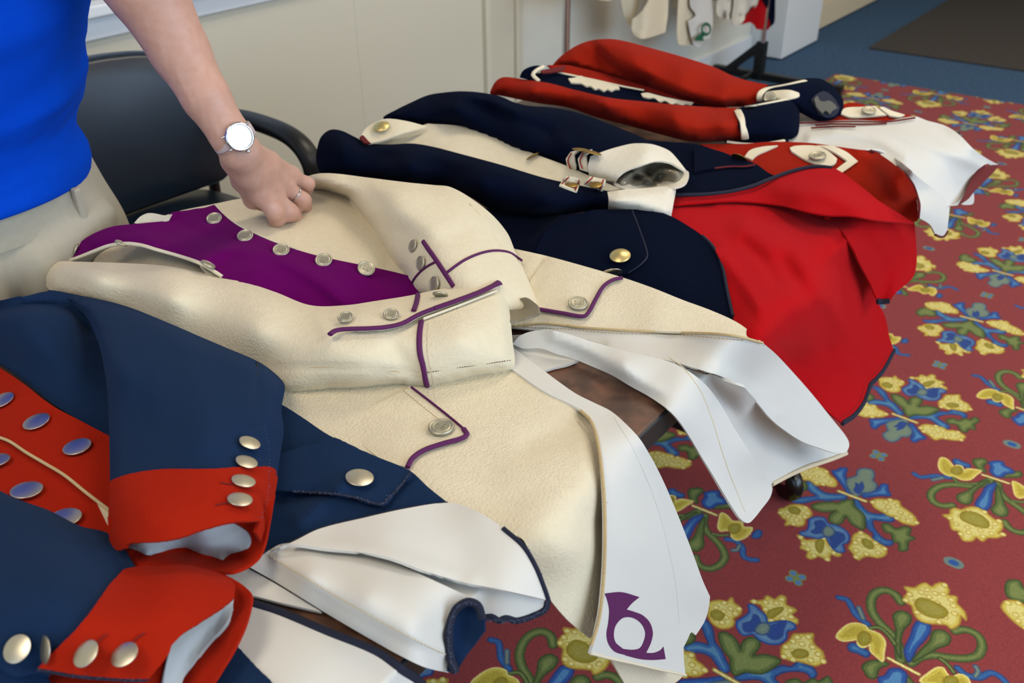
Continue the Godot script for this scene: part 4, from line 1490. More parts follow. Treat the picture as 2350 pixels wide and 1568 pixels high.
	var leaf := panel(band, "turnback_fold", "1176,790! 1192,772 1215,762 1250,758 1290,764 1330,776 1390,794 1440,808 1490,819 1535,831 1565,846 1592,864 1618,888 1645,925 1680,985 1715,1038 1745,1085 1762,1112 1758,1135 1740,1160 1720,1185 1708,1194 1692,1186 1672,1158 1650,1122 1625,1080 1600,1040 1580,1006 1558,972 1540,950 1520,932 1480,906 1440,884 1400,860 1350,838 1310,822 1275,812! 1240,800 1200,800", kl, M["white_lining"])
	cord(leaf, "seam", "1530,820 1560,842 1585,872 1605,905 1628,965 1645,1020 1665,1080 1685,1130 1700,1168", kl, M["cream_edge"], 0.0013, 0.0012, 0.0)
	var kh := cloth("1170,780,0.9 1200,775,1.4 1320,828,0.4 1245,848,0.25 1180,800,0.6 1250,800,0.3")
	panel(band, "turnback_inside", "1165,770! 1205,768! 1270,805! 1325,826! 1300,836 1270,843 1248,850! 1215,835 1185,806! 1165,800!", kh, M["white_lining"])
	# skirt nearest the aisle, with pocket flap, horn badge and white turnback
	var kn := cloth("640,900,1.3 750,895,1.4 980,888,1.6 1180,845,1.5 1100,1000,1.6 900,1040,1.3 1000,1140,1.3 1250,910,1.6 1350,960,1.4 1300,1040,1.5 1140,1195,1.2 1180,1150,1.6 1248,1212,1.4 1330,1130,1.6 1400,1060,0.9 1195,1240,0.8 1240,1310@-0.336 1300,1410@-0.318 1352,1452@-0.308 1382,1300@-0.318 1384,1190@-0.33 1310,1260@-0.322", [["1338,955 1362,1010 1374,1080 1380,1180", -0.7, 20, 14], ["1220,1010 1290,985 1330,960", -0.35, 28], ["1180,1090 1260,1060 1330,1030", 0.25, 40], ["1376,1200 1382,1300 1372,1400", -0.6, 22, 10]])
	var near := panel(o, "skirt", "600,880! 750,880! 980,870! 1180,830! 1255,895 1320,930 1350,958 1366,1000 1374,1050 1381,1120 1384,1200 1383,1300 1375,1390 1366,1430 1352,1455! 1325,1434 1300,1412 1270,1378 1250,1350 1235,1300 1215,1258 1190,1225 1100,1230! 900,1200! 700,1100! 620,960!", kn, w)
	tag(near, "cream skirt nearest the aisle with a piped pocket flap")
	var nf := over(kn, 0.3)
	panel(near, "pocket_flap", "790,975! 860,930 948,886! 1000,928 1040,960 1066,982 1073,995 1060,1003 1020,1013 975,1030 950,1048 938,1068! 880,1050", kn, w, {"lift": -0.12, "ramp": [800, 970, 930, 980, 0.42]})
	cord(near, "piping", "948,887 1000,927 1040,959 1066,981", nf, M["purple_cord"], 0.0022, 0.003, 0.12)
	cord(near, "piping", "1066,981 1073,994 1060,1003 1020,1014 975,1030 950,1048 939,1068", nf, M["purple_cord"], 0.0056, 0.0042, 0.12)
	stitches(near, "930,895 985,940 1040,983", nf, M["cream_thread"], 7.0, 0.02)
	button(near, nf, 1015, 979, 0.0128, "pewter", -0.3, 0.25)
	var kw := cloth("1160,790,1.2 1180,800,1.4 1250,850,1.4 1320,900,1.3 1400,940,1.0 1320,935,1.7 1250,900,1.8 1180,850,1.7 1350,958,1.7 1400,1060,1.2 1460,1000,1.0 1384,1200@-0.32 1383,1300@-0.308 1372,1400@-0.298 1352,1452@-0.295 1500,1075@-0.335 1545,1170@-0.325 1585,1265@-0.312 1622,1362@-0.30 1608,1420@-0.30 1575,1445@-0.298 1566,1536@-0.288 1460,1515@-0.292 1450,1250@-0.312", [["1470,1040 1520,1180 1555,1330 1570,1440", -0.25, 8], ["1440,1100 1470,1260 1480,1400", 0.25, 40]])
	var turn := panel(near, "turnback", "1150,780! 1185,803 1215,826 1250,852 1285,878 1320,902 1360,922 1398,941 1430,968 1462,1002 1485,1038 1505,1075 1526,1120 1545,1165 1565,1215 1583,1262 1595,1295 1606,1325 1622,1360! 1618,1390 1610,1415 1600,1432 1590,1447! 1580,1440 1572,1455 1562,1475! 1563,1505 1567,1538! 1510,1527 1450,1513 1400,1502 1352,1490! 1360,1462 1367,1430 1375,1390 1383,1300 1385,1200 1382,1120 1375,1050 1367,1000 1352,958 1320,932 1250,898 1180,850 1150,830!", kw, M["white_lining"])
	tag(turn, "white turnback with a purple horn badge")
	cord(turn, "raw_edge", "1330,940 1352,962 1367,1003 1375,1052 1382,1122 1385,1200 1383,1300 1375,1390 1366,1432 1354,1470", kw, M["cream_thread"], 0.0032, 0.0034, 0.2)
	frays(turn, "1330,940 1352,962 1367,1003 1375,1052 1382,1122 1385,1200 1383,1300 1375,1390 1366,1432", kw, M["cream_thread"], 4.0, 0.0022, 0.35)
	cord(turn, "seam", "1405,955 1450,1030 1500,1150 1530,1260 1545,1340 1552,1420", kw, M["white_lining"], 0.0009, 0.0008, 0.0)
	cord(turn, "hem", "1353,1488 1400,1500 1450,1511 1510,1525 1567,1537", kw, M["white_tape"], 0.003, 0.003, 0.0)
	panel(turn, "horn_badge", "1385,1353! 1423,1350 1463,1361! 1446,1375 1434,1389! 1451,1394 1470,1402 1486,1418 1493,1441 1489,1463 1478,1487! 1495,1487 1510,1481 1517,1473! 1522,1501! 1492,1503 1464,1501 1432,1493! 1426,1478! 1448,1480 1464,1476 1473,1460 1476,1441 1467,1421 1448,1408 1426,1408 1410,1424 1405,1444 1409,1463 1425,1477! 1431,1492! 1407,1484 1393,1466 1389,1444 1393,1419 1395,1391 1391,1369", over(kw, 0.12), M["purple_cord"], {"grid": 6.0, "thick": 0.001})
	stitches(turn, "1360,1492 1430,1506 1500,1522 1560,1534", over(kw, 0.1), M["white_tape"], 9.0, 0.02)
	panel(near, "skirt_underside", "1395,1495! 1470,1510! 1566,1532! 1550,1550 1520,1568 1505,1590! 1450,1590! 1420,1540", cloth("1395,1495@-0.312 1566,1532@-0.305 1505,1590@-0.31 1430,1560@-0.315"), w)


# ---------------------------------------------------------------- dark navy coat: white front and cuffs, red lining
func coat_navy_white() -> void:
	var o := thing("uniform_coat", "dark navy tailcoat with white front, white cuffs, gilt buttons and bright red lining", "coat")
	var w: Material = M["ink_wool"]
	# sleeve towards the viewer
	var rim := "733,375 735,350 744,322 765,306 790,308 820,322 850,336 900,339 950,337 1000,345 1050,358 1150,385 1250,415 1330,432 1395,446 1470,438 1541,432 1544,442 1533,503 1490,497 1450,488 1392,485 1340,491 1300,497 1250,501 1200,497 1130,487 1085,460 1035,438 1000,432 850,416 760,406 742,402"
	var sl := cloth("735,360,3.5 765,306,7 850,336,6.6 950,337,7.2 1050,358,7 1250,415,6.6 1395,446,5.6 1541,432,5 1533,503,3.4 1392,485,3.2 1250,501,3 1130,487,3 1000,432,3.4 850,416,3.4 742,402,2.6 790,350,7.4 950,385,8 1100,425,7.8 1250,460,7 1400,468,5.6", [["860,345 960,352 1060,380", 0.3, 16], ["820,322 850,350 900,365", -0.5, 16]], [rim, 1.3, 24])
	var sleeve := panel(o, "sleeve", "733,375 735,350 744,322 765,306 790,308 820,322 850,336 900,339 950,337 1000,345 1050,358 1150,385 1250,415 1330,432 1420,450! 1415,490! 1340,491 1300,497 1250,501 1200,497 1130,487 1085,460 1035,438 1000,432 850,416 760,406 742,402", sl, w, {"grid": 9.0})
	tag(sleeve, "navy sleeve nearest the viewer with a white cuff")
	panel(sleeve, "cuff", "1390,446! 1430,441 1480,437 1541,431! 1545,440 1540,470 1534,504! 1490,498 1450,489 1391,486! 1393,465", over(sl, 0.3), M["white_wool"], {"grid": 9.0})
	for x in [[1282, 1330], [1336, 1384]]:
		var a: int = x[0]
		var st := panel(sleeve, "strap", "%d,430! %d,411! %d,418! %d,445!" % [a, a + 16, a + 50, a + 40], over(sl, 0.35), M["white_tape"], {"grid": 8.0})
		cord(st, "stripe", "%d,428 %d,413" % [a + 6, a + 21], over(sl, 0.4), M["scarlet_wool"], 0.002, 0.002, 0.1)
		cord(st, "stripe", "%d,442 %d,419" % [a + 36, a + 45], over(sl, 0.4), M["scarlet_wool"], 0.002, 0.002, 0.1)
		button(st, sl, a + 27, 430, 0.0098, "brass", 0.0, 0.75, Vector3(-0.2, 9.0, -0.2))
	# white front between the sleeves, and the collar
	var ch := cloth("830,335,5.4 985,298,6.4 1060,305,6.2 1180,340,5.6 1290,390,5 1400,440,4.4 1330,440,3.8 1150,395,4.4 950,345,5 870,345,5 1050,335,6", [["1030,330 1150,365 1260,405", -0.2, 10]])
	var front := panel(o, "white_front", "840,338! 880,328 930,310 985,292! 1060,298 1140,322 1200,350 1300,388! 1420,440! 1330,450 1250,430 1150,400 1050,372 950,352 880,350!", ch, M["cream_wool"], {"grid": 9.0})
	for p in [[885, 325], [1222, 366]]:
		button(front, ch, p[0], p[1], 0.011, "brass", 0.0, 0.2, Vector3(-0.9, 0.1, -0.3))
	var co := cloth("833,324,7 868,289,8 895,281,8.4 985,299,7 880,331,6.6 850,336,6.4 920,305,7.6")
	var collar := panel(o, "collar", "832,324! 845,303 868,289 893,281 940,287 985,299! 930,314 880,331 852,337! 840,332", co, M["cream_wool"], {"grid": 8.0})
	panel(collar, "collar_end", "831,323! 838,318 848,328 856,336! 842,335", over(co, 0.3), M["dark_red_edge"], {"grid": 6.0})
	button(collar, co, 880, 299, 0.0135, "gilt", 0.0, 0.4)
	# sleeve away from the viewer
	var rim2 := "885,279 915,260 950,243 985,228 1020,222 1060,219 1105,222 1150,231 1180,244 1215,252 1260,255 1300,262 1350,276 1400,295 1450,315 1500,338 1530,354 1552,377 1572,402 1564,428 1530,438 1487,442 1440,441 1406,428 1351,414 1300,396 1266,378 1232,369 1189,356 1138,335 1083,313 1040,298 972,296 938,290"
	var s2 := cloth("887,277,7 985,228,10 1060,219,11 1150,231,10.6 1300,262,9 1450,315,7.4 1530,354,7 1572,402,6.2 1530,438,4.8 1440,441,4.8 1351,414,4.8 1266,378,5.2 1138,335,5.6 1040,298,6.2 938,290,6.6 1050,255,10.6 1200,295,9 1350,340,8 1450,360,8 1480,352,8.4", [["985,236 1040,232 1100,250 1180,285 1260,315", -0.7, 14, 22], ["1050,226 1110,236 1180,262", 0.4, 14], ["1150,270 1220,310 1300,340", 0.35, 18]], [rim2, 1.2, 22])
	var far := panel(o, "sleeve", "885,279 915,260 950,243 985,228 1020,222 1060,219 1105,222 1150,231 1180,244 1215,252 1260,255 1300,262 1350,276 1400,295 1450,315 1495,336! 1460,350! 1400,360! 1380,425! 1351,414 1300,396 1266,378 1232,369 1189,356 1138,335 1083,313 1040,298 972,296 938,290", s2, w, {"grid": 9.0})
	tag(far, "navy sleeve away from the viewer, its white cuff open")
	var cf := over(s2, 0.35)
	var cuff := panel(far, "cuff", "1352,366! 1389,352 1420,343 1449,337 1487,338 1512,345 1532,355 1552,377 1570,400! 1553,391 1530,379 1500,377 1466,386 1432,398 1415,412 1407,428! 1380,422 1350,414! 1346,390", cf, M["white_wool"], {"grid": 8.0})
	var mo := cloth("1410,422,4.4 1466,386,5.6 1530,379,5.4 1566,402,5 1530,436,4.6 1440,440,4.6 1490,410,2.4 1450,415,2.6", [["1425,420 1455,402 1485,416 1510,398 1545,405", 1.2, 7], ["1440,432 1475,420 1505,430", 0.7, 6]])
	panel(cuff, "cuff_lip", "1405,425! 1560,395! 1574,402 1565,428 1530,438 1487,442 1440,442 1410,431", mo, M["white_wool"], {"lift": 0.2, "grid": 8.0})
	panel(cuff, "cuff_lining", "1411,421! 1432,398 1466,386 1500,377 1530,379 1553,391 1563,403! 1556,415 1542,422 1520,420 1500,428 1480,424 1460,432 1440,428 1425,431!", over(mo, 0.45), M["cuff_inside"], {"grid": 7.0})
	for x in [1303, 1330]:
		var st := panel(far, "strap", "%d,372! %d,356! %d,350! %d,362! %d,402! %d,396!" % [x - 7, x + 4, x + 26, x + 12, x + 16, x - 2], over(s2, 0.3), M["white_tape"], {"grid": 8.0})
		cord(st, "stripe", "%d,358 %d,376 %d,394" % [x + 6, x - 2, x + 4], over(s2, 0.4), M["scarlet_wool"], 0.002, 0.002, 0.1)
	button(far, s2, 1332, 352, 0.0145, "brass", -0.2, 0.7, Vector3(0, 0.6, -0.9))
	button(far, s2, 1356, 358, 0.0145, "brass", -0.2, 0.9, Vector3(0, 0.6, -0.9))
	# skirts: navy outside
	var kf := cloth("1350,290,3.6 1478,330,3.4 1593,342,3.6 1675,366,3.4 1725,384,3.2 1770,412,2.8 1845,391,3 1898,391,3 1738,424,2.9 1605,451,2.9 1540,450,2.9 1500,400,3")
	var fs := panel(o, "skirt", "1400,300! 1478,328 1530,333 1593,339 1640,354 1675,367 1725,383 1752,402 1775,411 1800,402! 1750,419 1720,431 1675,443 1640,448 1605,451 1545,452! 1480,440! 1440,380!", kf, w, {"grid": 9.0})
	var pf := over(kf, 0.5)
	var flap := panel(fs, "pocket_flap", "1586,345! 1640,353 1675,366 1723,383! 1700,388 1670,388 1632,392 1600,398 1586,402!", pf, w, {"grid": 8.0})
	cord(flap, "piping", "1632,393 1670,389 1700,389 1723,385", pf, M["dark_red_edge"], 0.003, 0.003, -0.1)
	button(flap, pf, 1688, 370, 0.013, "brass", 0.0, 0.3, Vector3(0, 0, -1.0))
	cord(fs, "raw_edge", "1545,453 1605,452 1640,449 1675,444 1720,432 1750,420 1800,401 1845,390 1872,389 1898,392", over(kf, 0.35), M["navy_edge"], 0.006, 0.005, 0.0)
	var kn := cloth("1100,480,1.8 1250,500,2.4 1350,487,3.8 1445,487,4 1580,530,3.2 1621,562,2.6 1651,623,2.2 1672,728,1.4 1560,690,1.8 1420,640,1.9 1180,575,1.4 1300,560,3 1480,580,3.2 1240,560,2.2", [["1225,575 1250,540 1300,508 1350,490", 0.5, 18, 10], ["1380,540 1480,610 1560,660", 0.2, 40]])
	var ns := panel(o, "skirt", "1080,470! 1130,486 1250,500 1380,488 1450,486 1500,490 1540,504 1580,528 1604,545 1621,561 1638,585 1651,623 1659,665 1673,735! 1600,740! 1420,680! 1180,600! 1120,540!", kn, w)
	cord(ns, "raw_edge", "1604,545 1622,562 1639,586 1652,624 1660,666 1673,726", kn, M["navy_edge"], 0.004, 0.004, 0.1)
	var nf := over(kn, 0.35)
	var flap2 := panel(ns, "pocket_flap", "1228,580! 1250,540 1304,505 1355,488 1400,486 1446,488! 1455,510 1464,535 1480,590! 1464,610 1436,628! 1400,640! 1300,620!", nf, w)
	cord(flap2, "raw_edge", "1446,489 1464,536 1480,591 1464,611 1436,629", nf, M["navy_edge"], 0.0025, 0.003, -0.1)
	button(flap2, nf, 1419, 591, 0.0135, "gilt", 0.0, 0.4)
	button(ns, kn, 1402, 628, 0.012, "silver", 0.35, 0.9, Vector3(-0.7, -0.1, -0.9))
	# red lining, turned out in three folds
	var ra := cloth("1545,452,2.5 1675,444,2.6 1792,405,2.7 1845,391,2.9 1898,391,3.2 2004,468,2.4 2081,516@-0.305 1990,505,2.8 1900,480,4 1820,458,4 1680,462,2.6 1900,430,4.4 1780,476,2.6", [["1780,440 1860,445 1960,484", 0.7, 16, 24]])
	var la := panel(o, "lining", "1535,458! 1605,451 1640,448 1675,443 1720,431 1750,419 1792,404 1845,389 1872,388 1898,391 1930,409 1967,437 2004,467 2057,500 2083,517! 2050,515 2000,510 1940,500 1890,498 1840,490 1780,476 1720,468 1660,466 1540,475!", ra, M["red_lining"])
	tag(la, "bright red lining of the far skirt")
	var rb := cloth("1700,470,1.2 1780,478,0.9 1890,498,0.5 1990,506,0.3 2081,517@-0.322 2088,607@-0.30 2052,665@-0.297 2028,690@-0.297 1999,692@-0.315 1962,612@-0.335 1930,548,0.4 1880,510,0.4", [["1880,508 1925,560 1955,620 1985,690", 1.1, 10, 26], ["2060,530 2070,600 2040,660", 0.4, 18], ["1970,540 2010,610 2020,680", -0.6, 18]])
	panel(la, "lining_fold", "1690,464! 1780,474 1840,486 1890,494 1940,498 2000,505 2083,515! 2087,560 2088,607 2080,639 2052,665 2038,678 2028,690! 2012,691 1999,690! 1982,650 1962,612 1945,575 1928,546 1905,518 1880,502 1800,492!", rb, M["red_lining"])
	cord(la, "raw_edge", "1999,693 2012,694 2027,692", rb, M["navy_edge"], 0.01, 0.006, 0.0)
	var rc := cloth("1535,505,2.2 1540,465,1.8 1660,465,1.4 1780,480,0.9 1880,500,0.5 1600,540,2.4 1660,660,1.8 1675,728,1.3 1745,790,0.8 1800,830@-0.345 1930,548@-0.352 1962,612@-0.348 1996,688@-0.335 2025,770@-0.305 2036,804@-0.295 1983,880@-0.29 1920,967@-0.288 1850,890@-0.325 1700,560,2.2 1800,640,1.6 1850,700,-0.2 1880,600,0.4 1760,620,2.2", [["1640,580 1720,690 1780,780", 0.6, 20, 12], ["1700,530 1800,590 1880,690 1950,830", 0.8, 30], ["1790,600 1850,690 1890,800", -0.7, 22], ["1700,560 1740,600 1770,650", -0.45, 14], ["1880,720 1930,800 1980,870", -0.6, 14], ["1745,720 1765,755 1785,800", -0.5, 12], ["1640,470 1740,478 1840,490", 0.5, 14], ["1920,560 1950,640 1990,740", -0.5, 20]])
	var lc := panel(o, "lining", "1530,507! 1536,470 1545,462! 1660,462! 1780,474! 1860,490! 1890,498 1912,522 1930,548 1946,575 1962,612 1980,650 1997,688 2017,728 2026,770 2036,803! 2013,846 1995,868 1983,880 1974,905 1966,924 1945,951 1920,968! 1891,945 1850,905 1800,850 1745,800 1690,760! 1674,732! 1660,666 1652,624 1639,586 1622,562 1604,545 1580,528", rc, M["red_lining"])
	tag(lc, "bright red lining of the near skirt")
	cord(lc, "raw_edge", "2037,804 2014,847 1996,869 1984,881 1975,906 1967,925 1946,952 1920,969", rc, M["navy_edge"], 0.008, 0.006, 0.0)
	stitches(lc, "2020,815 2000,848 1974,878 1960,915 1938,942 1910,958", rc, M["dark_red_edge"], 9.0, 0.02)


# ---------------------------------------------------------------- farthest coat: scarlet with dark navy facings and white lace
func coat_scarlet() -> void:
	var o := thing("uniform_coat", "scarlet tailcoat with navy cuffs, white lace loops and white turnbacks, farthest on the table", "coat")
	var w: Material = M["scarlet_wool"]
	var g := {"grid": 9.0}
	# sleeve away from the viewer
	var rim := "1265,166 1276,149 1297,131 1325,114 1355,104 1398,101 1435,107 1472,117 1552,139 1632,165 1685,189 1754,205 1840,190 1868,190 1898,206 1922,240 1920,266 1898,283 1861,287 1800,262 1733,247 1685,254 1632,254 1579,243 1499,219 1419,195 1355,177 1302,166"
	var s2 := cloth("1265,166,5.5 1297,131,8 1355,104,10.6 1398,101,11 1472,117,10.6 1552,139,9.4 1632,165,8 1754,205,6.6 1868,190,7 1922,240,5 1898,283,3.6 1800,262,4 1685,254,4.2 1579,243,4.4 1499,219,5 1419,195,5.6 1355,177,5.8 1302,166,5.6 1450,150,10 1560,185,8.6 1660,215,7.4 1800,220,6.6", [["1355,108 1365,125 1385,150 1420,175 1480,200", -1.1, 10, 22], ["1330,130 1350,150 1370,168", -0.5, 14], ["1480,175 1560,215 1650,238", 0.4, 14]], [rim, 1.2, 20])
	var far := panel(o, "sleeve", "1265,166 1276,149 1297,131 1325,114 1355,104 1398,101 1435,107 1472,117 1552,139 1632,165 1685,189 1770,208! 1760,252! 1685,254 1632,254 1579,243 1499,219 1419,195 1355,177 1302,166", s2, w, g)
	tag(far, "scarlet sleeve away from the viewer with a navy cuff")
	var c2 := over(s2, 0.3)
	var cuff2 := panel(far, "cuff", "1750,206! 1800,198 1840,190 1868,190 1885,197 1898,206 1914,225 1923,242 1920,266 1910,276 1898,283 1880,287 1861,286 1830,270! 1780,250! 1740,246!", c2, M["ink_wool"], g)
	panel(cuff2, "cuff_mouth", "1850,238! 1862,226 1880,219 1900,232 1915,256! 1907,272 1888,279 1866,268!", over(s2, 0.4), M["navy_edge"], {"grid": 6.0})
	panel(cuff2, "cuff_lining", "1857,236! 1864,230 1870,240 1880,242 1890,240 1903,248 1909,257! 1898,262 1894,271! 1882,262 1876,268 1862,254!", over(s2, 0.62), M["grey_lining"], {"grid": 6.0})
	cord(cuff2, "lace", "1737,246 1733,234 1737,222 1750,213 1790,205 1836,195", c2, M["white_tape"], 0.011, 0.003, 0.1)
	panel(cuff2, "lace_loop", "1742,236! 1748,222 1765,218 1800,216 1822,222! 1824,230 1800,238! 1770,244 1745,247!", over(c2, 0.12), M["white_tape"], {"grid": 6.0})
	button(cuff2, over(c2, 0.1), 1757, 233, 0.011, "pewter", 0.0, 0.3)
	# front: scarlet edge, navy facing, lace
	var fr := cloth("1195,190,5 1228,161,6.6 1300,165,6 1419,195,5 1579,243,4 1640,262,3.4 1605,256,3.4 1472,242,4 1286,206,5 1238,196,5.4 1400,214,4.8", [["1300,172 1420,202 1540,236", 0.3, 9]])
	panel(o, "breast", "1255,160! 1302,160! 1355,172 1419,190 1499,214 1579,238 1660,255! 1640,275! 1579,262! 1472,240 1419,226 1366,208 1290,186!", fr, w, g)
	var nf := panel(o, "navy_front", "1222,176! 1260,174 1290,180 1366,196 1419,209 1472,218 1552,238 1610,252! 1580,262! 1472,250! 1398,240! 1286,212! 1236,198!", over(fr, 0.25), M["ink_wool"], g)
	for line in ["1302,190! 1318,188 1330,184 1345,190 1362,192 1380,198 1398,204 1415,208 1418,214! 1408,214 1400,218 1390,214 1382,218 1370,212 1362,214 1352,207 1342,207 1332,201 1320,200 1308,199!", "1466,224! 1480,222 1500,227 1520,232 1540,236 1560,240 1585,244! 1580,248 1566,246 1560,250 1545,245 1535,248 1520,240 1508,242 1496,234 1482,234 1470,231!"]:
		panel(nf, "lace", line, over(fr, 0.5), M["white_tape"], {"grid": 6.0})
	cord(nf, "edge_lace", "1228,178 1260,173 1290,179 1366,195 1419,207 1472,217", over(fr, 0.3), M["white_tape"], 0.005, 0.003, 0.1)
	var co := cloth("1193,186,6 1206,168,7.4 1246,161,7.6 1300,163,6.8 1236,196,5.8")
	var collar := panel(o, "collar", "1192,187! 1197,176 1206,168 1228,161 1248,162! 1236,172 1226,180 1236,196! 1210,192", over(co, 0.2), M["ink_wool"], {"grid": 7.0})
	cord(collar, "edge_lace", "1247,163 1230,172 1222,182 1236,196", over(co, 0.3), M["white_tape"], 0.008, 0.004, 0.1)
	panel(collar, "collar_lining", "1240,172! 1270,166 1298,161! 1290,172 1262,177 1244,178!", over(co, 0.35), M["dark_red_edge"], {"grid": 6.0})
	# sleeve towards the viewer
	var rim1 := "1126,225 1129,212 1140,195 1158,187 1206,193 1260,201 1313,215 1398,234 1472,242 1552,250 1632,255 1682,260 1738,242 1808,234 1823,256 1821,314 1802,328 1765,331 1701,331 1648,332 1605,334 1568,331 1515,318 1446,299 1366,278 1302,256 1233,246 1153,230"
	var s1 := cloth("1126,225,3.4 1140,195,5.6 1206,193,6.6 1313,215,6.6 1472,242,6.4 1632,255,5.6 1682,260,5.6 1808,234,5.8 1821,314,3 1765,331,2.6 1648,332,2.6 1515,318,2.8 1366,278,3.4 1233,246,3.6 1153,230,3.2 1220,218,7 1380,255,7.2 1540,285,6.6 1650,295,5.8 1760,285,5.4", [["1560,270 1620,272 1680,276", -0.25, 8], ["1590,300 1640,296 1685,292", 0.25, 10]], [rim1, 1.2, 20])
	var near := panel(o, "sleeve", "1126,225 1129,212 1140,195 1158,187 1206,193 1260,201 1313,215 1398,234 1472,242 1552,250 1632,255 1700,258! 1705,331! 1648,332 1605,334 1568,331 1515,318 1446,299 1366,278 1302,256 1233,246 1153,230", s1, w, g)
	tag(near, "scarlet sleeve nearest the viewer with a navy cuff")
	var c1 := over(s1, 0.3)
	var cuff := panel(near, "cuff", "1684,258! 1738,242 1808,233! 1817,243 1823,256 1824,285 1821,314 1812,324 1802,328 1765,331 1695,331! 1688,295", c1, M["ink_wool"], g)
	cord(cuff, "lace", "1684,262 1692,280 1698,305 1701,327", c1, M["white_tape"], 0.0125, 0.003, 0.1)
	cord(cuff, "lace", "1684,260 1720,252 1760,244 1800,236", c1, M["white_tape"], 0.0095, 0.003, 0.1)
	button(cuff, c1, 1715, 254, 0.012, "pewter", 0.0, 0.3, Vector3(0, 0.3, -0.3))
	var ul := cloth("1650,335,2.4 1720,340,2.4 1800,330,2.4 1740,332,2.6")
	panel(cuff, "cuff_underside", "1655,332! 1720,330! 1795,327! 1800,332 1770,340 1730,343 1690,341!", over(ul, -0.1), M["ink_wool"], {"grid": 7.0})
	cord(cuff, "lace", "1660,333 1700,338 1740,338 1790,330", over(ul, 0.1), M["white_tape"], 0.007, 0.003, 0.0)
	# skirts: white turnbacks laid out to the aisle
	var wt := cloth("1700,330,1.6 1823,290,2.4 1951,285,2.8 2084,279,3 2153,298,2.4 2217,351@-0.305 2274,386@-0.285 2208,422@-0.30 2184,476@-0.29 2111,463@-0.318 2070,430,0.4 2030,395,1.8 1900,340,2 1960,352,2.2 2120,352,1.6 1980,310,2.6", [["1845,322 1900,314 1960,317 2010,330 2050,352 2068,366", 0.7, 6, 16], ["1900,300 1980,300 2060,315 2130,342 2190,368 2240,388", 0.6, 7, 18], ["2090,285 2140,305 2190,340", -0.3, 10]])
	var tb := panel(o, "turnback", "1690,320! 1823,289 1871,287 1951,284 2020,286 2084,276 2111,285 2153,297 2185,318 2217,350 2245,370 2274,386! 2262,392 2250,383 2241,385! 2222,400 2208,422 2196,450 2184,476! 2160,478 2140,476 2111,466 2060,430! 1960,370! 1850,345! 1720,345!", wt, M["white_lining"], g)
	tag(tb, "white turnback of the far scarlet skirt")
	var tc := cloth("2241,383@-0.295 2273,386@-0.28 2228,431@-0.285 2180,477@-0.285 2206,422@-0.298")
	panel(tb, "torn_hem", "2240,382! 2247,391 2256,386 2275,385! 2262,402 2246,418 2230,434 2218,446 2205,462 2183,477! 2198,450 2212,418", tc, M["dark_red_edge"], {"grid": 7.0, "lift": 0.2})
	panel(tb, "turnback_under", "2190,420! 2215,440! 2218,462 2214,474 2195,476! 2180,470!", cloth("2190,420@-0.305 2218,462@-0.298 2180,470@-0.30"), M["white_lining"], {"grid": 7.0})
	for line in ["1823,291 1870,289 1950,287 2020,288 2084,279", "1860,296 1900,293 1960,294 2020,292", "1850,302 1900,299 1950,299"]:
		cord(tb, "piping", line, over(wt, 0.3), M["dark_red_edge"], 0.004, 0.003, 0.1)
	var fp := cloth("1880,287,2.6 1920,258,3.4 2010,262,3.4 2084,278,2.6 1950,285,2.4")
	var fs := panel(o, "skirt", "1870,288! 1905,262 1935,245 1990,254 2040,266 2086,277! 2020,285 1951,286!", fp, w, {"grid": 8.0})
	panel(fs, "lace_loop", "1916,263! 1930,256 1965,254 1995,252! 2006,262 2020,272! 1985,275 1940,277 1918,270!", over(fp, 0.3), M["white_tape"], {"grid": 6.0})
	panel(fs, "lace_loop", "2004,256! 2012,254 2030,262 2062,272! 2050,277 2028,274!", over(fp, 0.3), M["white_tape"], {"grid": 6.0})
	button(fs, over(fp, 0.3), 1980, 263, 0.0125, "pewter", 0.0, 0.3)
	# near scarlet skirt with its lace and the white corner folded out
	var kr := cloth("1600,340,2.4 1700,340,2.6 1850,336,3.2 1960,350,3.2 1999,359,2.6 2047,394@-0.335 2079,431@-0.315 2092,474@-0.31 2089,510@-0.31 2000,470,1 1898,400,2 1760,420,1.8 1900,370,3 1980,400,1.8", [["1960,352 2010,390 2050,450", 0.5, 16]])
	var ks := panel(o, "skirt", "1600,338! 1700,338! 1760,333 1850,336 1909,344 1960,351 1985,353 1999,358 2024,374 2047,393 2065,412 2079,431 2087,452 2093,475 2090,512! 2060,520! 1990,490! 1898,420! 1760,430!", kr, w, g)
	tag(ks, "scarlet skirt with white lace on its pocket")
	var kl := over(kr, 0.3)
	panel(ks, "lace_loop", "1802,346! 1815,342 1850,341 1868,343! 1890,355 1909,371! 1905,382 1893,387! 1860,382 1830,369 1806,354!", kl, M["white_tape"], {"grid": 6.0})
	panel(ks, "lace", "1700,366! 1712,352 1740,344 1775,341! 1750,352 1728,362 1716,373!", kl, M["white_tape"], {"grid": 6.0})
	panel(ks, "lace", "1862,341! 1900,342! 1930,356 1956,377! 1938,390 1920,402! 1905,396! 1918,386 1932,376! 1905,358 1880,346!", kl, M["white_tape"], {"grid": 6.0})
	button(ks, kl, 1864, 366, 0.0135, "pewter", 0.0, 0.35)
	var kw := cloth("1985,350,3.2 2030,360,2.6 2095,484@-0.30 2129,541@-0.292 2143,546@-0.29 2157,532@-0.287 2160,476@-0.30 2111,440@-0.32 2060,395@-0.338 2040,390,0.2")
	var corner := panel(ks, "turnback", "1972,352! 2000,353 2030,365! 2060,385 2100,420 2140,450 2163,480! 2160,510 2157,533! 2150,544 2142,546 2130,541! 2118,520 2095,506! 2094,476 2088,452 2080,431 2066,411 2047,393 2022,373 2000,360", kw, M["white_lining"], {"grid": 8.0, "lift": 0.25})
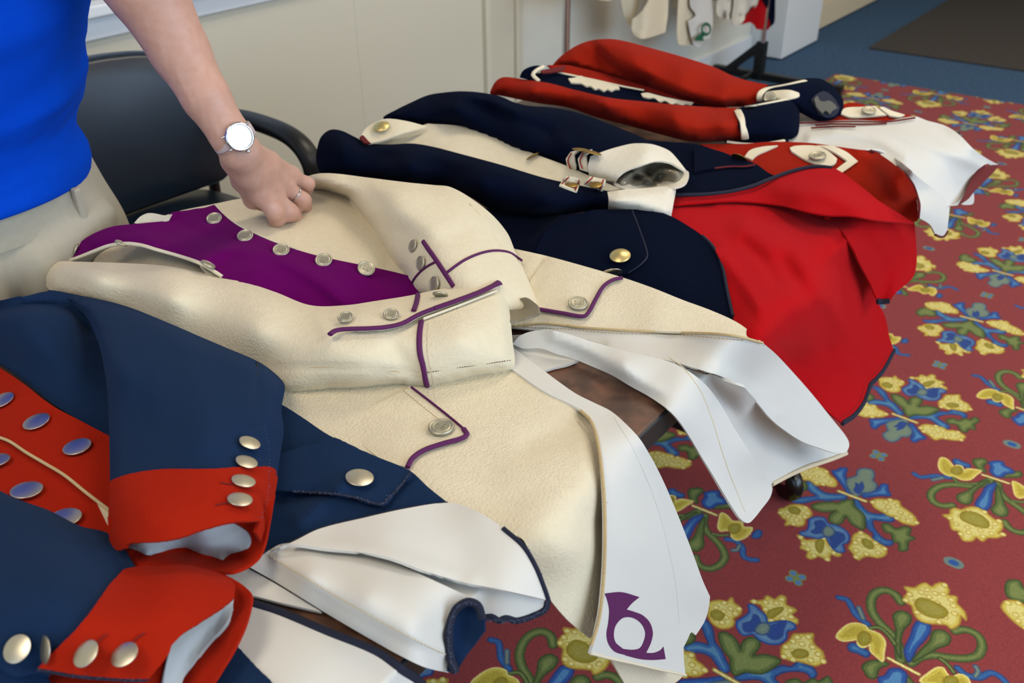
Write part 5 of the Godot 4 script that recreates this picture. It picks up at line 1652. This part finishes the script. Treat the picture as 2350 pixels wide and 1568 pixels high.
	cord(corner, "raw_edge", "1985,353 2000,359 2023,373 2048,393 2066,411 2080,431 2088,452 2094,476 2092,505", over(kw, 0.3), M["dark_red_edge"], 0.004, 0.004, 0.15)
	cord(corner, "raw_edge", "2130,543 2142,548 2151,546 2158,534", kw, M["dark_red_edge"], 0.004, 0.004, 0.2)


# ---------------------------------------------------------------- the person behind the table, reaching for the cream coat
func ring(c: Vector3, a: float, b: float, n := 44, crease := 0.0) -> PackedVector3Array:      # a ring round the body: a across (z), b front to back (x)
	var out := PackedVector3Array()
	for i in n:
		var t := TAU * i / n
		var f := 1.0 + crease * (noise.get_noise_3d(cos(t) * 1.3, c.y * 14.0 + sin(t) * 0.8, sin(t) * 1.3) * 1.3 + 0.9 * pow(0.5 + 0.5 * sin(c.y * 62.0 + 2.2 * cos(t) + 1.4 * sin(t) + 4.0), 3.0) - 0.3)
		var e := 0.88
		var ct := signf(cos(t)) * pow(absf(cos(t)), e)
		var st := signf(sin(t)) * pow(absf(sin(t)), e)
		out.append(c + Vector3(ct * b * f, 0, st * a * f))
	return out


func person() -> void:
	var o := thing("person", "person in blue T-shirt and khaki trousers behind the table, one hand on the cream coat", "person")
	# skin: one body, finer where it is seen close
	var sh := Vector3(-1.20, 1.30, -0.60)
	var el := PX(346, -20, -1.0)
	var m1 := PX(426, 130, -0.972)
	var m2 := PX(484, 232, -0.94)
	var wr := PX(541, 322, -0.915)
	var w2 := PX(562, 356, -0.912)
	var st := SurfaceTool.new()
	st.begin(Mesh.PRIMITIVE_TRIANGLES)
	var arm := flesh([[sh, el.lerp(sh, 0.12), 0.054, 0.046], [el.lerp(sh, 0.12), el, 0.046, 0.045], [el, m1, 0.044, 0.0335], [m1, m2, 0.0335, 0.0275], [m2, wr, 0.0275, 0.0232], [wr, w2, 0.0232, 0.0228]], 0.006, 0.008)
	st.append_from(arm, 0, Transform3D.IDENTITY)
	var ki := PX(603, 450, -0.925)
	var km := PX(634, 450, -0.93)
	var kr := PX(660, 432, -0.938)
	var kp := PX(677, 410, -0.95)
	var heel := PX(556, 372, -0.925)
	var dn := Vector3(0.006, -0.022, -0.016)
	var bones := [[wr.lerp(w2, 0.3), w2, 0.0232, 0.0225], [w2, heel, 0.0215, 0.0175], [heel, ki, 0.019, 0.0118], [w2, ki, 0.019, 0.0105], [w2, km, 0.02, 0.011], [w2, kr, 0.019, 0.0105], [w2, kp, 0.0165, 0.0095], [w2.lerp(ki, 0.5), w2.lerp(kp, 0.5), 0.019, 0.016], [ki, kp, 0.0095, 0.009]]
	var tips := [[ki, Vector3(0.010, -0.026, -0.012), Vector3(-0.012, -0.018, -0.012), 0.0100], [km, Vector3(0.010, -0.029, -0.016), Vector3(-0.012, -0.018, -0.016), 0.0100], [kr, Vector3(0.009, -0.026, -0.021), Vector3(-0.014, -0.017, -0.012), 0.0095], [kp, Vector3(0.004, -0.018, -0.022), Vector3(-0.014, -0.014, -0.008), 0.0085]]
	for f in tips:
		var a: Vector3 = f[0]
		var b: Vector3 = a + f[1]
		var c: Vector3 = b + f[2]
		var d: Vector3 = c + (f[2] as Vector3) * 0.7 + Vector3(-0.008, 0.0, 0.004)
		bones.append([a, b, f[3] + 0.0015, f[3]])
		bones.append([b, c, f[3], f[3] * 0.92])
		bones.append([c, d, f[3] * 0.9, f[3] * 0.8])
	var th := PX(566, 420, -0.945)
	var th2 := PX(590, 464, -0.955)
	bones.append([heel, th, 0.017, 0.0125])
	bones.append([th, th2, 0.0125, 0.0105])
	bones.append([th2, PX(618, 478, -0.96), 0.0105, 0.0085])
	# tendons and knuckles
	for k in [ki, km, kr, kp]:
		bones.append([w2.lerp(k, 0.35) + Vector3(0.004, 0.014, 0), k + Vector3(0.002, 0.0045, 0.001), 0.006, 0.0075])
	st.append_from(flesh(bones, 0.0026, 0.009), 0, Transform3D.IDENTITY)
	# trunk, neck, the other arm and the legs, under the clothes
	var hip := Vector3(-1.25, 0.84, -0.45)
	var chest := Vector3(-1.22, 1.20, -0.47)
	var neck := Vector3(-1.15, 1.38, -0.47)
	var sh2 := Vector3(-1.22, 1.30, -0.30)
	var el2 := Vector3(-1.30, 1.04, -0.20)
	var hd2 := Vector3(-1.16, 0.84, -0.19)
	var body := [[hip + Vector3(0, 0, 0.06), chest + Vector3(0, 0, 0.07), 0.10, 0.105], [hip - Vector3(0, 0, 0.06), chest - Vector3(0, 0, 0.07), 0.10, 0.105], [sh2, sh, 0.055, 0.055], [neck + Vector3(-0.05, -0.08, 0), neck + Vector3(0.03, 0.05, 0), 0.055, 0.048], [sh2, el2, 0.05, 0.04], [el2, hd2, 0.038, 0.026], [hip + Vector3(0, -0.05, 0.09), Vector3(-1.24, 0.45, -0.34), 0.085, 0.055], [hip + Vector3(0, -0.05, -0.09), Vector3(-1.24, 0.45, -0.56), 0.085, 0.055], [Vector3(-1.24, 0.45, -0.34), Vector3(-1.28, 0.09, -0.33), 0.055, 0.04], [Vector3(-1.24, 0.45, -0.56), Vector3(-1.28, 0.09, -0.57), 0.055, 0.04]]
	st.append_from(flesh(body, 0.013, 0.05), 0, Transform3D.IDENTITY)
	var hb := []
	for i in 4:
		var k := hd2 + Vector3(0.075, -0.03, -0.03 + i * 0.02)
		hb.append([hd2, k, 0.018, 0.011])
		hb.append([k, k + Vector3(0.022, -0.026, 0.0), 0.0095, 0.009])
		hb.append([k + Vector3(0.022, -0.026, 0.0), k + Vector3(0.018, -0.052, 0.0), 0.0088, 0.0075])
	hb.append([hd2, hd2 + Vector3(0.04, -0.02, -0.045), 0.016, 0.011])
	hb.append([hd2 + Vector3(0.04, -0.02, -0.045), hd2 + Vector3(0.075, -0.045, -0.05), 0.0105, 0.0085])
	st.append_from(flesh(hb, 0.0035, 0.009), 0, Transform3D.IDENTITY)
	# head, looking down at the coat
	var hc := Vector3(-1.10, 1.53, -0.48)
	var fw := Vector3(0.80, -0.42, -0.22).normalized()
	var rt := fw.cross(Vector3.UP).normalized()
	var up := rt.cross(fw).normalized()
	var face := [[hc - fw * 0.02 + up * 0.035, hc + fw * 0.02 + up * 0.03, 0.083, 0.078], [hc + fw * 0.03 - up * 0.02, hc + fw * 0.045 - up * 0.085, 0.062, 0.04], [hc + fw * 0.075 - up * 0.088 - rt * 0.012, hc + fw * 0.075 - up * 0.088 + rt * 0.012, 0.019, 0.019], [hc + fw * 0.096 + up * 0.004, hc + fw * 0.115 - up * 0.032, 0.008, 0.0125], [hc + fw * 0.088 - up * 0.058 - rt * 0.018, hc + fw * 0.088 - up * 0.058 + rt * 0.018, 0.009, 0.009], [hc + fw * 0.086 + up * 0.024 - rt * 0.04, hc + fw * 0.094 + up * 0.022 - rt * 0.012, 0.010, 0.010], [hc + fw * 0.086 + up * 0.024 + rt * 0.04, hc + fw * 0.094 + up * 0.022 + rt * 0.012, 0.010, 0.010], [hc - rt * 0.083 + up * 0.016, hc - rt * 0.080 - up * 0.032, 0.013, 0.008], [hc + rt * 0.083 + up * 0.016, hc + rt * 0.080 - up * 0.032, 0.013, 0.008], [neck, hc - up * 0.05 - fw * 0.02, 0.052, 0.05]]
	st.append_from(flesh(face, 0.005, 0.022), 0, Transform3D.IDENTITY)
	part(o, "body", st.commit(), M["skin"])
	for s in [-1.0, 1.0]:
		var eye := SphereMesh.new()
		eye.radius = 0.011
		eye.height = 0.022
		part(o, "eye", eye, M["white_shirt"], hc + fw * 0.083 + up * 0.008 + rt * 0.031 * s)
	var hr := [[hc - fw * 0.03 + up * 0.05, hc + fw * 0.015 + up * 0.055, 0.09, 0.08], [hc - fw * 0.07 + up * 0.02, hc - fw * 0.09 - up * 0.10, 0.06, 0.045], [hc - fw * 0.02 + up * 0.03 - rt * 0.06, hc - fw * 0.03 - up * 0.08 - rt * 0.068, 0.034, 0.024], [hc - fw * 0.02 + up * 0.03 + rt * 0.06, hc - fw * 0.03 - up * 0.08 + rt * 0.068, 0.034, 0.024]]
	part(o, "hair", flesh(hr, 0.007, 0.03), M["hair"])
	# T-shirt
	var rings := []
	var prof := []
	for k in [[0.846, 0.166, 0.118, 0.0], [0.842, 0.178, 0.128, 0.0], [0.846, 0.181, 0.131, 0.02], [0.86, 0.180, 0.130, 0.025], [0.875, 0.176, 0.128, 0.03], [0.895, 0.170, 0.125, 0.03], [0.915, 0.170, 0.124, 0.03], [0.932, 0.177, 0.128, 0.035], [0.95, 0.184, 0.132, 0.035], [0.97, 0.188, 0.134, 0.03], [1.0, 0.192, 0.137, 0.03], [1.03, 0.20, 0.14, 0.03], [1.07, 0.207, 0.142, 0.03], [1.12, 0.21, 0.14, 0.03], [1.18, 0.212, 0.135, 0.025], [1.24, 0.205, 0.125, 0.02], [1.30, 0.19, 0.105, 0.02], [1.345, 0.15, 0.085, 0.01], [1.375, 0.09, 0.075, 0.0], [1.395, 0.066, 0.066, 0.0]]:
		var y: float = k[0]
		var lean := clampf((y - 0.85) * 0.14, 0.0, 0.1)
		prof.append([y, k[1], k[2], k[3], lean])
	for i in range(prof.size() - 1):
		var steps := 2 if i < 3 else 4
		for j in steps:
			var t := float(j) / steps
			var v := []
			for c in 5:
				v.append(cubic_interpolate(prof[i][c], prof[i + 1][c], prof[maxi(i - 1, 0)][c], prof[mini(i + 2, prof.size() - 1)][c], t))
			rings.append(ring(Vector3(-1.25 + v[4], v[0], -0.455 - v[4] * 0.25), v[1], v[2], 72, v[3]))
	var shirt := part(o, "t_shirt", loft(rings, false), M["blue_jersey"])
	part(shirt, "sleeve", flesh([[sh + Vector3(0, 0.0, 0.05), sh, 0.075, 0.075], [sh, sh.lerp(el, 0.45), 0.075, 0.066]], 0.009, 0.03), M["blue_jersey"])
	part(shirt, "sleeve", flesh([[sh2 - Vector3(0, 0.0, 0.05), sh2, 0.075, 0.075], [sh2, sh2.lerp(el2, 0.6), 0.075, 0.066]], 0.009, 0.03), M["blue_jersey"])
	# trousers
	var tr := [[Vector3(-1.25, 0.85, -0.375), Vector3(-1.25, 0.85, -0.525), 0.112, 0.112], [Vector3(-1.235, 0.77, -0.355), Vector3(-1.235, 0.77, -0.545), 0.108, 0.108], [Vector3(-1.225, 0.72, -0.345), Vector3(-1.23, 0.42, -0.34), 0.098, 0.072], [Vector3(-1.23, 0.42, -0.34), Vector3(-1.27, 0.07, -0.33), 0.072, 0.062], [Vector3(-1.225, 0.72, -0.56), Vector3(-1.23, 0.42, -0.56), 0.098, 0.072], [Vector3(-1.23, 0.42, -0.56), Vector3(-1.27, 0.07, -0.57), 0.072, 0.062]]
	# wrinkles running from the hip to the crotch
	for k in 4:
		tr.append([Vector3(-1.135 - k * 0.004, 0.80 - k * 0.026, -0.60 + k * 0.012), Vector3(-1.128, 0.775 - k * 0.018, -0.49), 0.006, 0.013])
		tr.append([Vector3(-1.135 - k * 0.004, 0.80 - k * 0.026, -0.31 - k * 0.012), Vector3(-1.128, 0.775 - k * 0.018, -0.41), 0.006, 0.013])
	var pants := part(o, "trousers", flesh(tr, 0.009, 0.03), M["khaki_twill"])
	part(pants, "waistband", loft([ring(Vector3(-1.25, 0.80, -0.455), 0.180, 0.120), ring(Vector3(-1.25, 0.80, -0.455), 0.185, 0.125), ring(Vector3(-1.25, 0.84, -0.455), 0.178, 0.120), ring(Vector3(-1.25, 0.843, -0.455), 0.172, 0.114)], false), M["khaki_twill"])
	for z in [-0.41, -0.56]:
		box(pants, "belt_loop", Vector3(-1.137, 0.795, z - 0.005), Vector3(-1.125, 0.846, z + 0.005), M["khaki_twill"])
	for z in [-0.33, -0.57]:
		part(o, "shoe", flesh([[Vector3(-1.31, 0.052, z), Vector3(-1.14, 0.045, z), 0.043, 0.036], [Vector3(-1.28, 0.068, z), Vector3(-1.26, 0.105, z), 0.045, 0.05]], 0.008, 0.03), M["shoe_leather"])
	var rg := TorusMesh.new()
	rg.inner_radius = 0.0098
	rg.outer_radius = 0.0118
	var rd := (tips[2][1] as Vector3).normalized()
	var ringo := part(o, "finger_ring", rg, M["steel"], kr + (tips[2][1] as Vector3) * 0.55)
	ringo.basis = Basis(rd.cross(Vector3.RIGHT).normalized(), rd, rd.cross(Vector3.RIGHT).normalized().cross(rd))
	wrist_watch(PX(546, 324, -0.9145), (w2 - m2).normalized())


func wrist_watch(c: Vector3, axis: Vector3) -> void:
	var w := thing("wristwatch", "round silver wristwatch on a pale leather strap on the reaching wrist", "watch")
	var n := (EYE - c).normalized()
	n = (n + axr * 0.22 + Vector3.UP * 0.25).normalized()
	n = (n - axis * n.dot(axis)).normalized()
	var side := axis.cross(n)
	var pts := PackedVector3Array()
	var ups := PackedVector3Array()
	for i in 41:
		var t := lerpf(0.42, TAU - 0.42, i / 40.0)
		var d := n * cos(t) + side * sin(t)
		pts.append(c + d * 0.0252)
		ups.append(d)
	part(w, "strap", tube(pts, ups, 0.0085, 0.0013, 10), M["strap_leather"])
	var mid := c + n * 0.0272
	var b := Basis(side, n, side.cross(n))
	var cs := part(w, "case", lathe([[0.0138, 0.0032], [0.0152, 0.0038], [0.0166, 0.003], [0.0172, 0.0006], [0.0166, -0.0026], [0.0, -0.0032]], 48), M["steel"])
	cs.transform = Transform3D(b, mid)
	var dial := part(w, "dial", lathe([[0.0, 0.0026], [0.0138, 0.0026], [0.0142, 0.0022], [0.0, 0.0]], 48), M["watch_face"])
	dial.transform = Transform3D(b, mid)
	for h in [[0.0085, 2.3, 0.0009], [0.0115, 2.05, 0.0006]]:
		var hand := part(w, "hand", rbox(Vector3(h[2], 0.0003, h[0]), 0.0001), M["steel"])
		hand.transform = Transform3D(b * Basis(Vector3.UP, h[1]), mid + n * 0.003) * Transform3D(Basis.IDENTITY, Vector3(0, 0, h[0] * 0.45))
	for s in [-1.0, 1.0]:
		for e in [-1.0, 1.0]:
			var lug := part(w, "lug", rbox(Vector3(0.0055, 0.0028, 0.0024), 0.001), M["steel"])
			lug.transform = Transform3D(b * Basis(Vector3.FORWARD, 0.35 * s), mid + side * 0.0162 * s + axis * 0.0082 * e - n * 0.001)
	var crown := part(w, "crown", lathe([[0.0, 0.002], [0.002, 0.002], [0.0024, 0.001], [0.0024, -0.001], [0.0, -0.0015]], 16), M["steel"])
	crown.transform = Transform3D(Basis(n, axis, n.cross(axis)), mid + axis * 0.0185)


# ---------------------------------------------------------------- chair between the table and the wall
func chair() -> void:
	var o := thing("armchair", "black vinyl stacking armchair against the cream wall behind the table", "chair", Vector3(-1.6, 0.006, -0.925))
	# back cushion: rounded outline, thick, a little hollow
	var shape := PackedVector2Array()
	for q in [[-0.262, -0.15], [-0.27, -0.10], [-0.272, -0.03], [-0.262, 0.04], [-0.235, 0.095], [-0.185, 0.127], [-0.11, 0.142], [0.0, 0.147], [0.11, 0.142], [0.185, 0.127], [0.235, 0.095], [0.262, 0.04], [0.272, -0.03], [0.27, -0.10], [0.262, -0.15], [0.20, -0.16], [0.0, -0.163], [-0.20, -0.16]]:
		shape.append(Vector2(q[0], q[1]))
	var fine := PackedVector2Array()
	var n := shape.size()
	for i in n:
		for j in 4:
			fine.append(crm(shape[(i + n - 1) % n], shape[i], shape[(i + 1) % n], shape[(i + 2) % n], j / 4.0))
	var rings := []
	for k in [[-0.018, 0.72], [-0.018, 0.93], [-0.012, 0.985], [0.0, 1.0], [0.014, 0.985], [0.024, 0.93], [0.029, 0.7], [0.030, 0.35]]:
		var r := PackedVector3Array()
		for p in fine:
			var q: Vector2 = p * k[1]
			r.append(Vector3(-0.155 + k[0] - q.y * 0.16 + q.x * q.x * 0.35, 0.678 + q.y, q.x))
		rings.append(r)
	part(o, "backrest", loft(rings), M["black_vinyl"])
	var seat := []
	for k in [[-0.02, 0.93], [-0.012, 0.985], [0.0, 1.0], [0.02, 0.98], [0.032, 0.9], [0.036, 0.5]]:
		var r := PackedVector3Array()
		for i in 48:
			var t := TAU * i / 48.0
			var x: float = signf(cos(t)) * pow(absf(cos(t)), 0.45) * 0.23 * k[1]
			var z: float = signf(sin(t)) * pow(absf(sin(t)), 0.45) * 0.245 * k[1]
			r.append(Vector3(0.04 + x, 0.462 + k[0] * 1.5, z))
		seat.append(r)
	part(o, "seat", loft(seat), M["black_vinyl"])
	for s in [-1.0, 1.0]:
		var z: float = 0.272 * s
		rod(o, "back_post", curve3([Vector3(-0.22, 0.0, z), Vector3(-0.19, 0.25, z), Vector3(-0.172, 0.45, z), Vector3(-0.176, 0.62, z), Vector3(-0.19, 0.72, z * 0.97)]), 0.0125, M["black_frame"])
		var arm := curve3([Vector3(-0.18, 0.60, z), Vector3(-0.14, 0.645, z), Vector3(-0.05, 0.667, z), Vector3(0.06, 0.668, z), Vector3(0.135, 0.655, z), Vector3(0.175, 0.62, z), Vector3(0.186, 0.56, z)])
		var ups := PackedVector3Array()
		for i in arm.size():
			var t := (arm[mini(i + 1, arm.size() - 1)] - arm[maxi(i - 1, 0)]).normalized()
			ups.append(Vector3(-t.y, t.x, 0))
		part(o, "armrest", tube(arm, ups, 0.024, 0.017, 14), M["black_frame"])
		rod(o, "front_leg", curve3([Vector3(0.186, 0.57, z), Vector3(0.192, 0.40, z), Vector3(0.20, 0.2, z), Vector3(0.215, 0.0, z)]), 0.0125, M["black_frame"])
		rod(o, "seat_rail", PackedVector3Array([Vector3(-0.172, 0.42, z * 0.97), Vector3(0.19, 0.42, z * 0.97)]), 0.011, M["black_frame"])


# ---------------------------------------------------------------- clothes rack by the far wall
func drape(parent: Node, called: String, line: String, x: float, m: Material, wave := 0.012, turns := 40.0, thick := 0.003) -> MeshInstance3D:
	var edge := outline(line, 7.0)
	var pts := edge.duplicate()
	var lo := edge[0]
	var hi := edge[0]
	for p in edge:
		lo = lo.min(p)
		hi = hi.max(p)
	var y := lo.y + 6.0
	while y < hi.y:
		var px := lo.x + 5.0
		while px < hi.x:
			var p := Vector2(px + sin(y) * 0.4, y)
			if Geometry2D.is_point_in_polygon(p, edge):
				var near := false
				for e in edge:
					if e.distance_squared_to(p) < 20.0:
						near = true
						break
				if not near:
					pts.append(p)
			px += 9.0
		y += 12.0
	var tri := Geometry2D.triangulate_delaunay(pts)
	var pos := PackedVector3Array()
	for p in pts:
		var q := PX(p.x, p.y, x)
		pos.append(PX(p.x, p.y, x + wave * sin(q.z * turns + q.y * 3.0)))
	var nor := PackedVector3Array()
	nor.resize(pos.size())
	var faces := PackedInt32Array()
	for i in range(0, tri.size(), 3):
		var ia := tri[i]
		var ib := tri[i + 1]
		var ic := tri[i + 2]
		if not Geometry2D.is_point_in_polygon((pts[ia] + pts[ib] + pts[ic]) / 3.0, edge):
			continue
		var f := (pos[ib] - pos[ia]).cross(pos[ic] - pos[ia])
		if f.dot(EYE - pos[ia]) < 0.0:
			f = -f
			var s := ib
			ib = ic
			ic = s
		nor[ia] += f
		nor[ib] += f
		nor[ic] += f
		faces.append_array([ia, ic, ib])
	for i in nor.size():
		nor[i] = nor[i].normalized()
	return part(parent, called, shell(pos, nor, faces, edge.size(), thick), m)


func coat_top(o: Node3D, z: float, m: Material, low: float) -> void:      # the upper coat on its hanger, above the picture
	var rings := []
	for k in [[low, 0.15, 0.055], [1.0, 0.16, 0.06], [1.2, 0.19, 0.07], [1.4, 0.215, 0.07], [1.5, 0.20, 0.05], [1.55, 0.10, 0.035], [1.57, 0.05, 0.03]]:
		rings.append(ring(Vector3(-1.77, k[0], z), k[2], k[1], 32, 0.05))
	part(o, "coat_body", loft(rings), m)
	rod(o, "hanger_hook", curve3([Vector3(-1.77, 1.55, z), Vector3(-1.77, 1.64, z), Vector3(-1.77, 1.672, z + 0.012), Vector3(-1.77, 1.66, z + 0.024)]), 0.002, M["steel"], 6)


func rack() -> void:
	var o := thing("clothes_rack", "chrome clothes rack on a black base by the far wall", "rack", Vector3.ZERO)
	for z in [-2.62, -4.25]:
		rod(o, "upright", PackedVector3Array([Vector3(-1.77, 0.19, z), Vector3(-1.77, 1.64, z)]), 0.0125, M["steel"])
		box(o, "socket", Vector3(-1.792, 0.03, z - 0.022), Vector3(-1.748, 0.205, z + 0.022), M["black_frame"])
		box(o, "base_bar", Vector3(-2.0, 0.03, z - 0.02), Vector3(-1.36, 0.065, z + 0.02), M["black_frame"], 0.006)
		var br := box(o, "brace", Vector3(-0.018, -0.115, -0.012), Vector3(0.018, 0.115, 0.012), M["black_frame"])
		br.transform = Transform3D(Basis(Vector3.BACK, -0.83), Vector3(-1.856, 0.115, z))
		for x in [-1.98, -1.38]:
			var c := part(o, "caster", lathe([[0.0, 0.008], [0.016, 0.008], [0.02, 0.004], [0.02, -0.004], [0.016, -0.008], [0.0, -0.008]], 18), M["black_plastic"], Vector3(x, 0.02, z))
			c.rotation = Vector3(PI / 2, 0, 0)
	rod(o, "rail", PackedVector3Array([Vector3(-1.77, 1.64, -2.64), Vector3(-1.77, 1.64, -4.27)]), 0.0125, M["steel"])
	rod(o, "bottom_rail", PackedVector3Array([Vector3(-1.80, 0.05, -2.62), Vector3(-1.80, 0.05, -4.25)]), 0.012, M["black_frame"])
	var a := thing("hanging_coat", "cream coat on the rack, nearest the chrome upright, its tail folded to a white point", "coat")
	coat_top(a, -2.95, M["cream_wool"], 0.72)
	drape(a, "coat_tail", "1322,-160! 1322,0 1335,6 1368,12 1392,15 1408,10 1420,6 1424,-160!", -1.78, M["cream_wool"])
	drape(a, "coat_tail", "1420,-160! 1419,0 1432,60 1446,70 1460,30! 1490,-160!", -1.82, M["cream_wool"])
	drape(a, "turnback", "1490,-160! 1488,0 1470,36 1446,58! 1447,86 1464,100 1488,97 1521,86! 1527,40 1530,-160!", -1.76, M["cream_wool"], 0.02, 26.0)
	var b := thing("hanging_coat", "cream coat on the rack with a green horn badge on its turned-up tail", "coat")
	coat_top(b, -3.62, M["cream_wool"], 0.62)
	drape(b, "coat_tail", "1552,-200! 1551,0 1550,110 1572,116 1587,114! 1600,60 1580,10 1578,-200!", -1.78, M["cream_wool"], 0.006)
	drape(b, "turnback", "1578,-200! 1578,0 1578,28 1590,48 1572,60! 1584,112 1596,121 1605,106 1622,98! 1628,66 1626,0 1625,-200!", -1.765, M["white_lining"], 0.004)
	var ringpts := PackedVector3Array()
	var ups := PackedVector3Array()
	for i in 25:
		var t := TAU * i / 24.0
		ringpts.append(PX(1613 + 9.5 * cos(t), 79 + 12 * sin(t), -1.742))
		ups.append(Vector3.RIGHT)
	part(b, "horn_badge", tube(ringpts, ups, 0.006, 0.003, 8), M["green_cord"])
	drape(b, "horn_badge", "1589,105! 1592,96 1600,92 1606,84! 1612,90 1606,98 1610,106!", -1.742, M["green_cord"], 0.0)
	var w := thing("hanging_coat", "white coat on the rack between the green badged coat and the red lined one", "coat")
	coat_top(w, -3.95, M["white_wool"], 0.55)
	drape(w, "coat_tail", "1640,-200! 1639,10 1637,44 1649,55 1670,57! 1676,0 1678,-200!", -1.78, M["white_wool"], 0.015, 60.0)
	cord_line(w, [PX(1630, 12, -1.76), PX(1642, 9, -1.76), PX(1655, 2, -1.76)], 0.004, M["purple_cord"])
	drape(w, "coat_tail", "1533,-150! 1533,22 1540,30 1552,33! 1556,-150!", -1.90, M["white_wool"])
	var r := thing("hanging_coat", "navy coat with dark red lining on the rack beside the white pillar", "coat")
	coat_top(r, -4.12, M["ink_wool"], 0.5)
	drape(r, "turnback", "1676,-200! 1676,30 1673,68 1691,68! 1732,10 1740,-200!", -1.77, M["white_wool"], 0.012, 50.0)
	drape(r, "lining", "1732,10! 1712,40 1691,68 1715,64 1727,79! 1753,80 1756,54 1750,20 1738,-10!", -1.762, M["red_lining"], 0.01, 45.0)
	drape(r, "coat_tail", "1738,-200! 1738,0 1753,39 1752,79! 1760,72 1767,65 1769,33 1772,-200!", -1.757, M["ink_wool"], 0.01, 45.0)


func cord_line(parent: Node, pts: Array, r: float, m: Material) -> void:
	rod(parent, "edge_cord", curve3(pts, 4), r, m, 6)
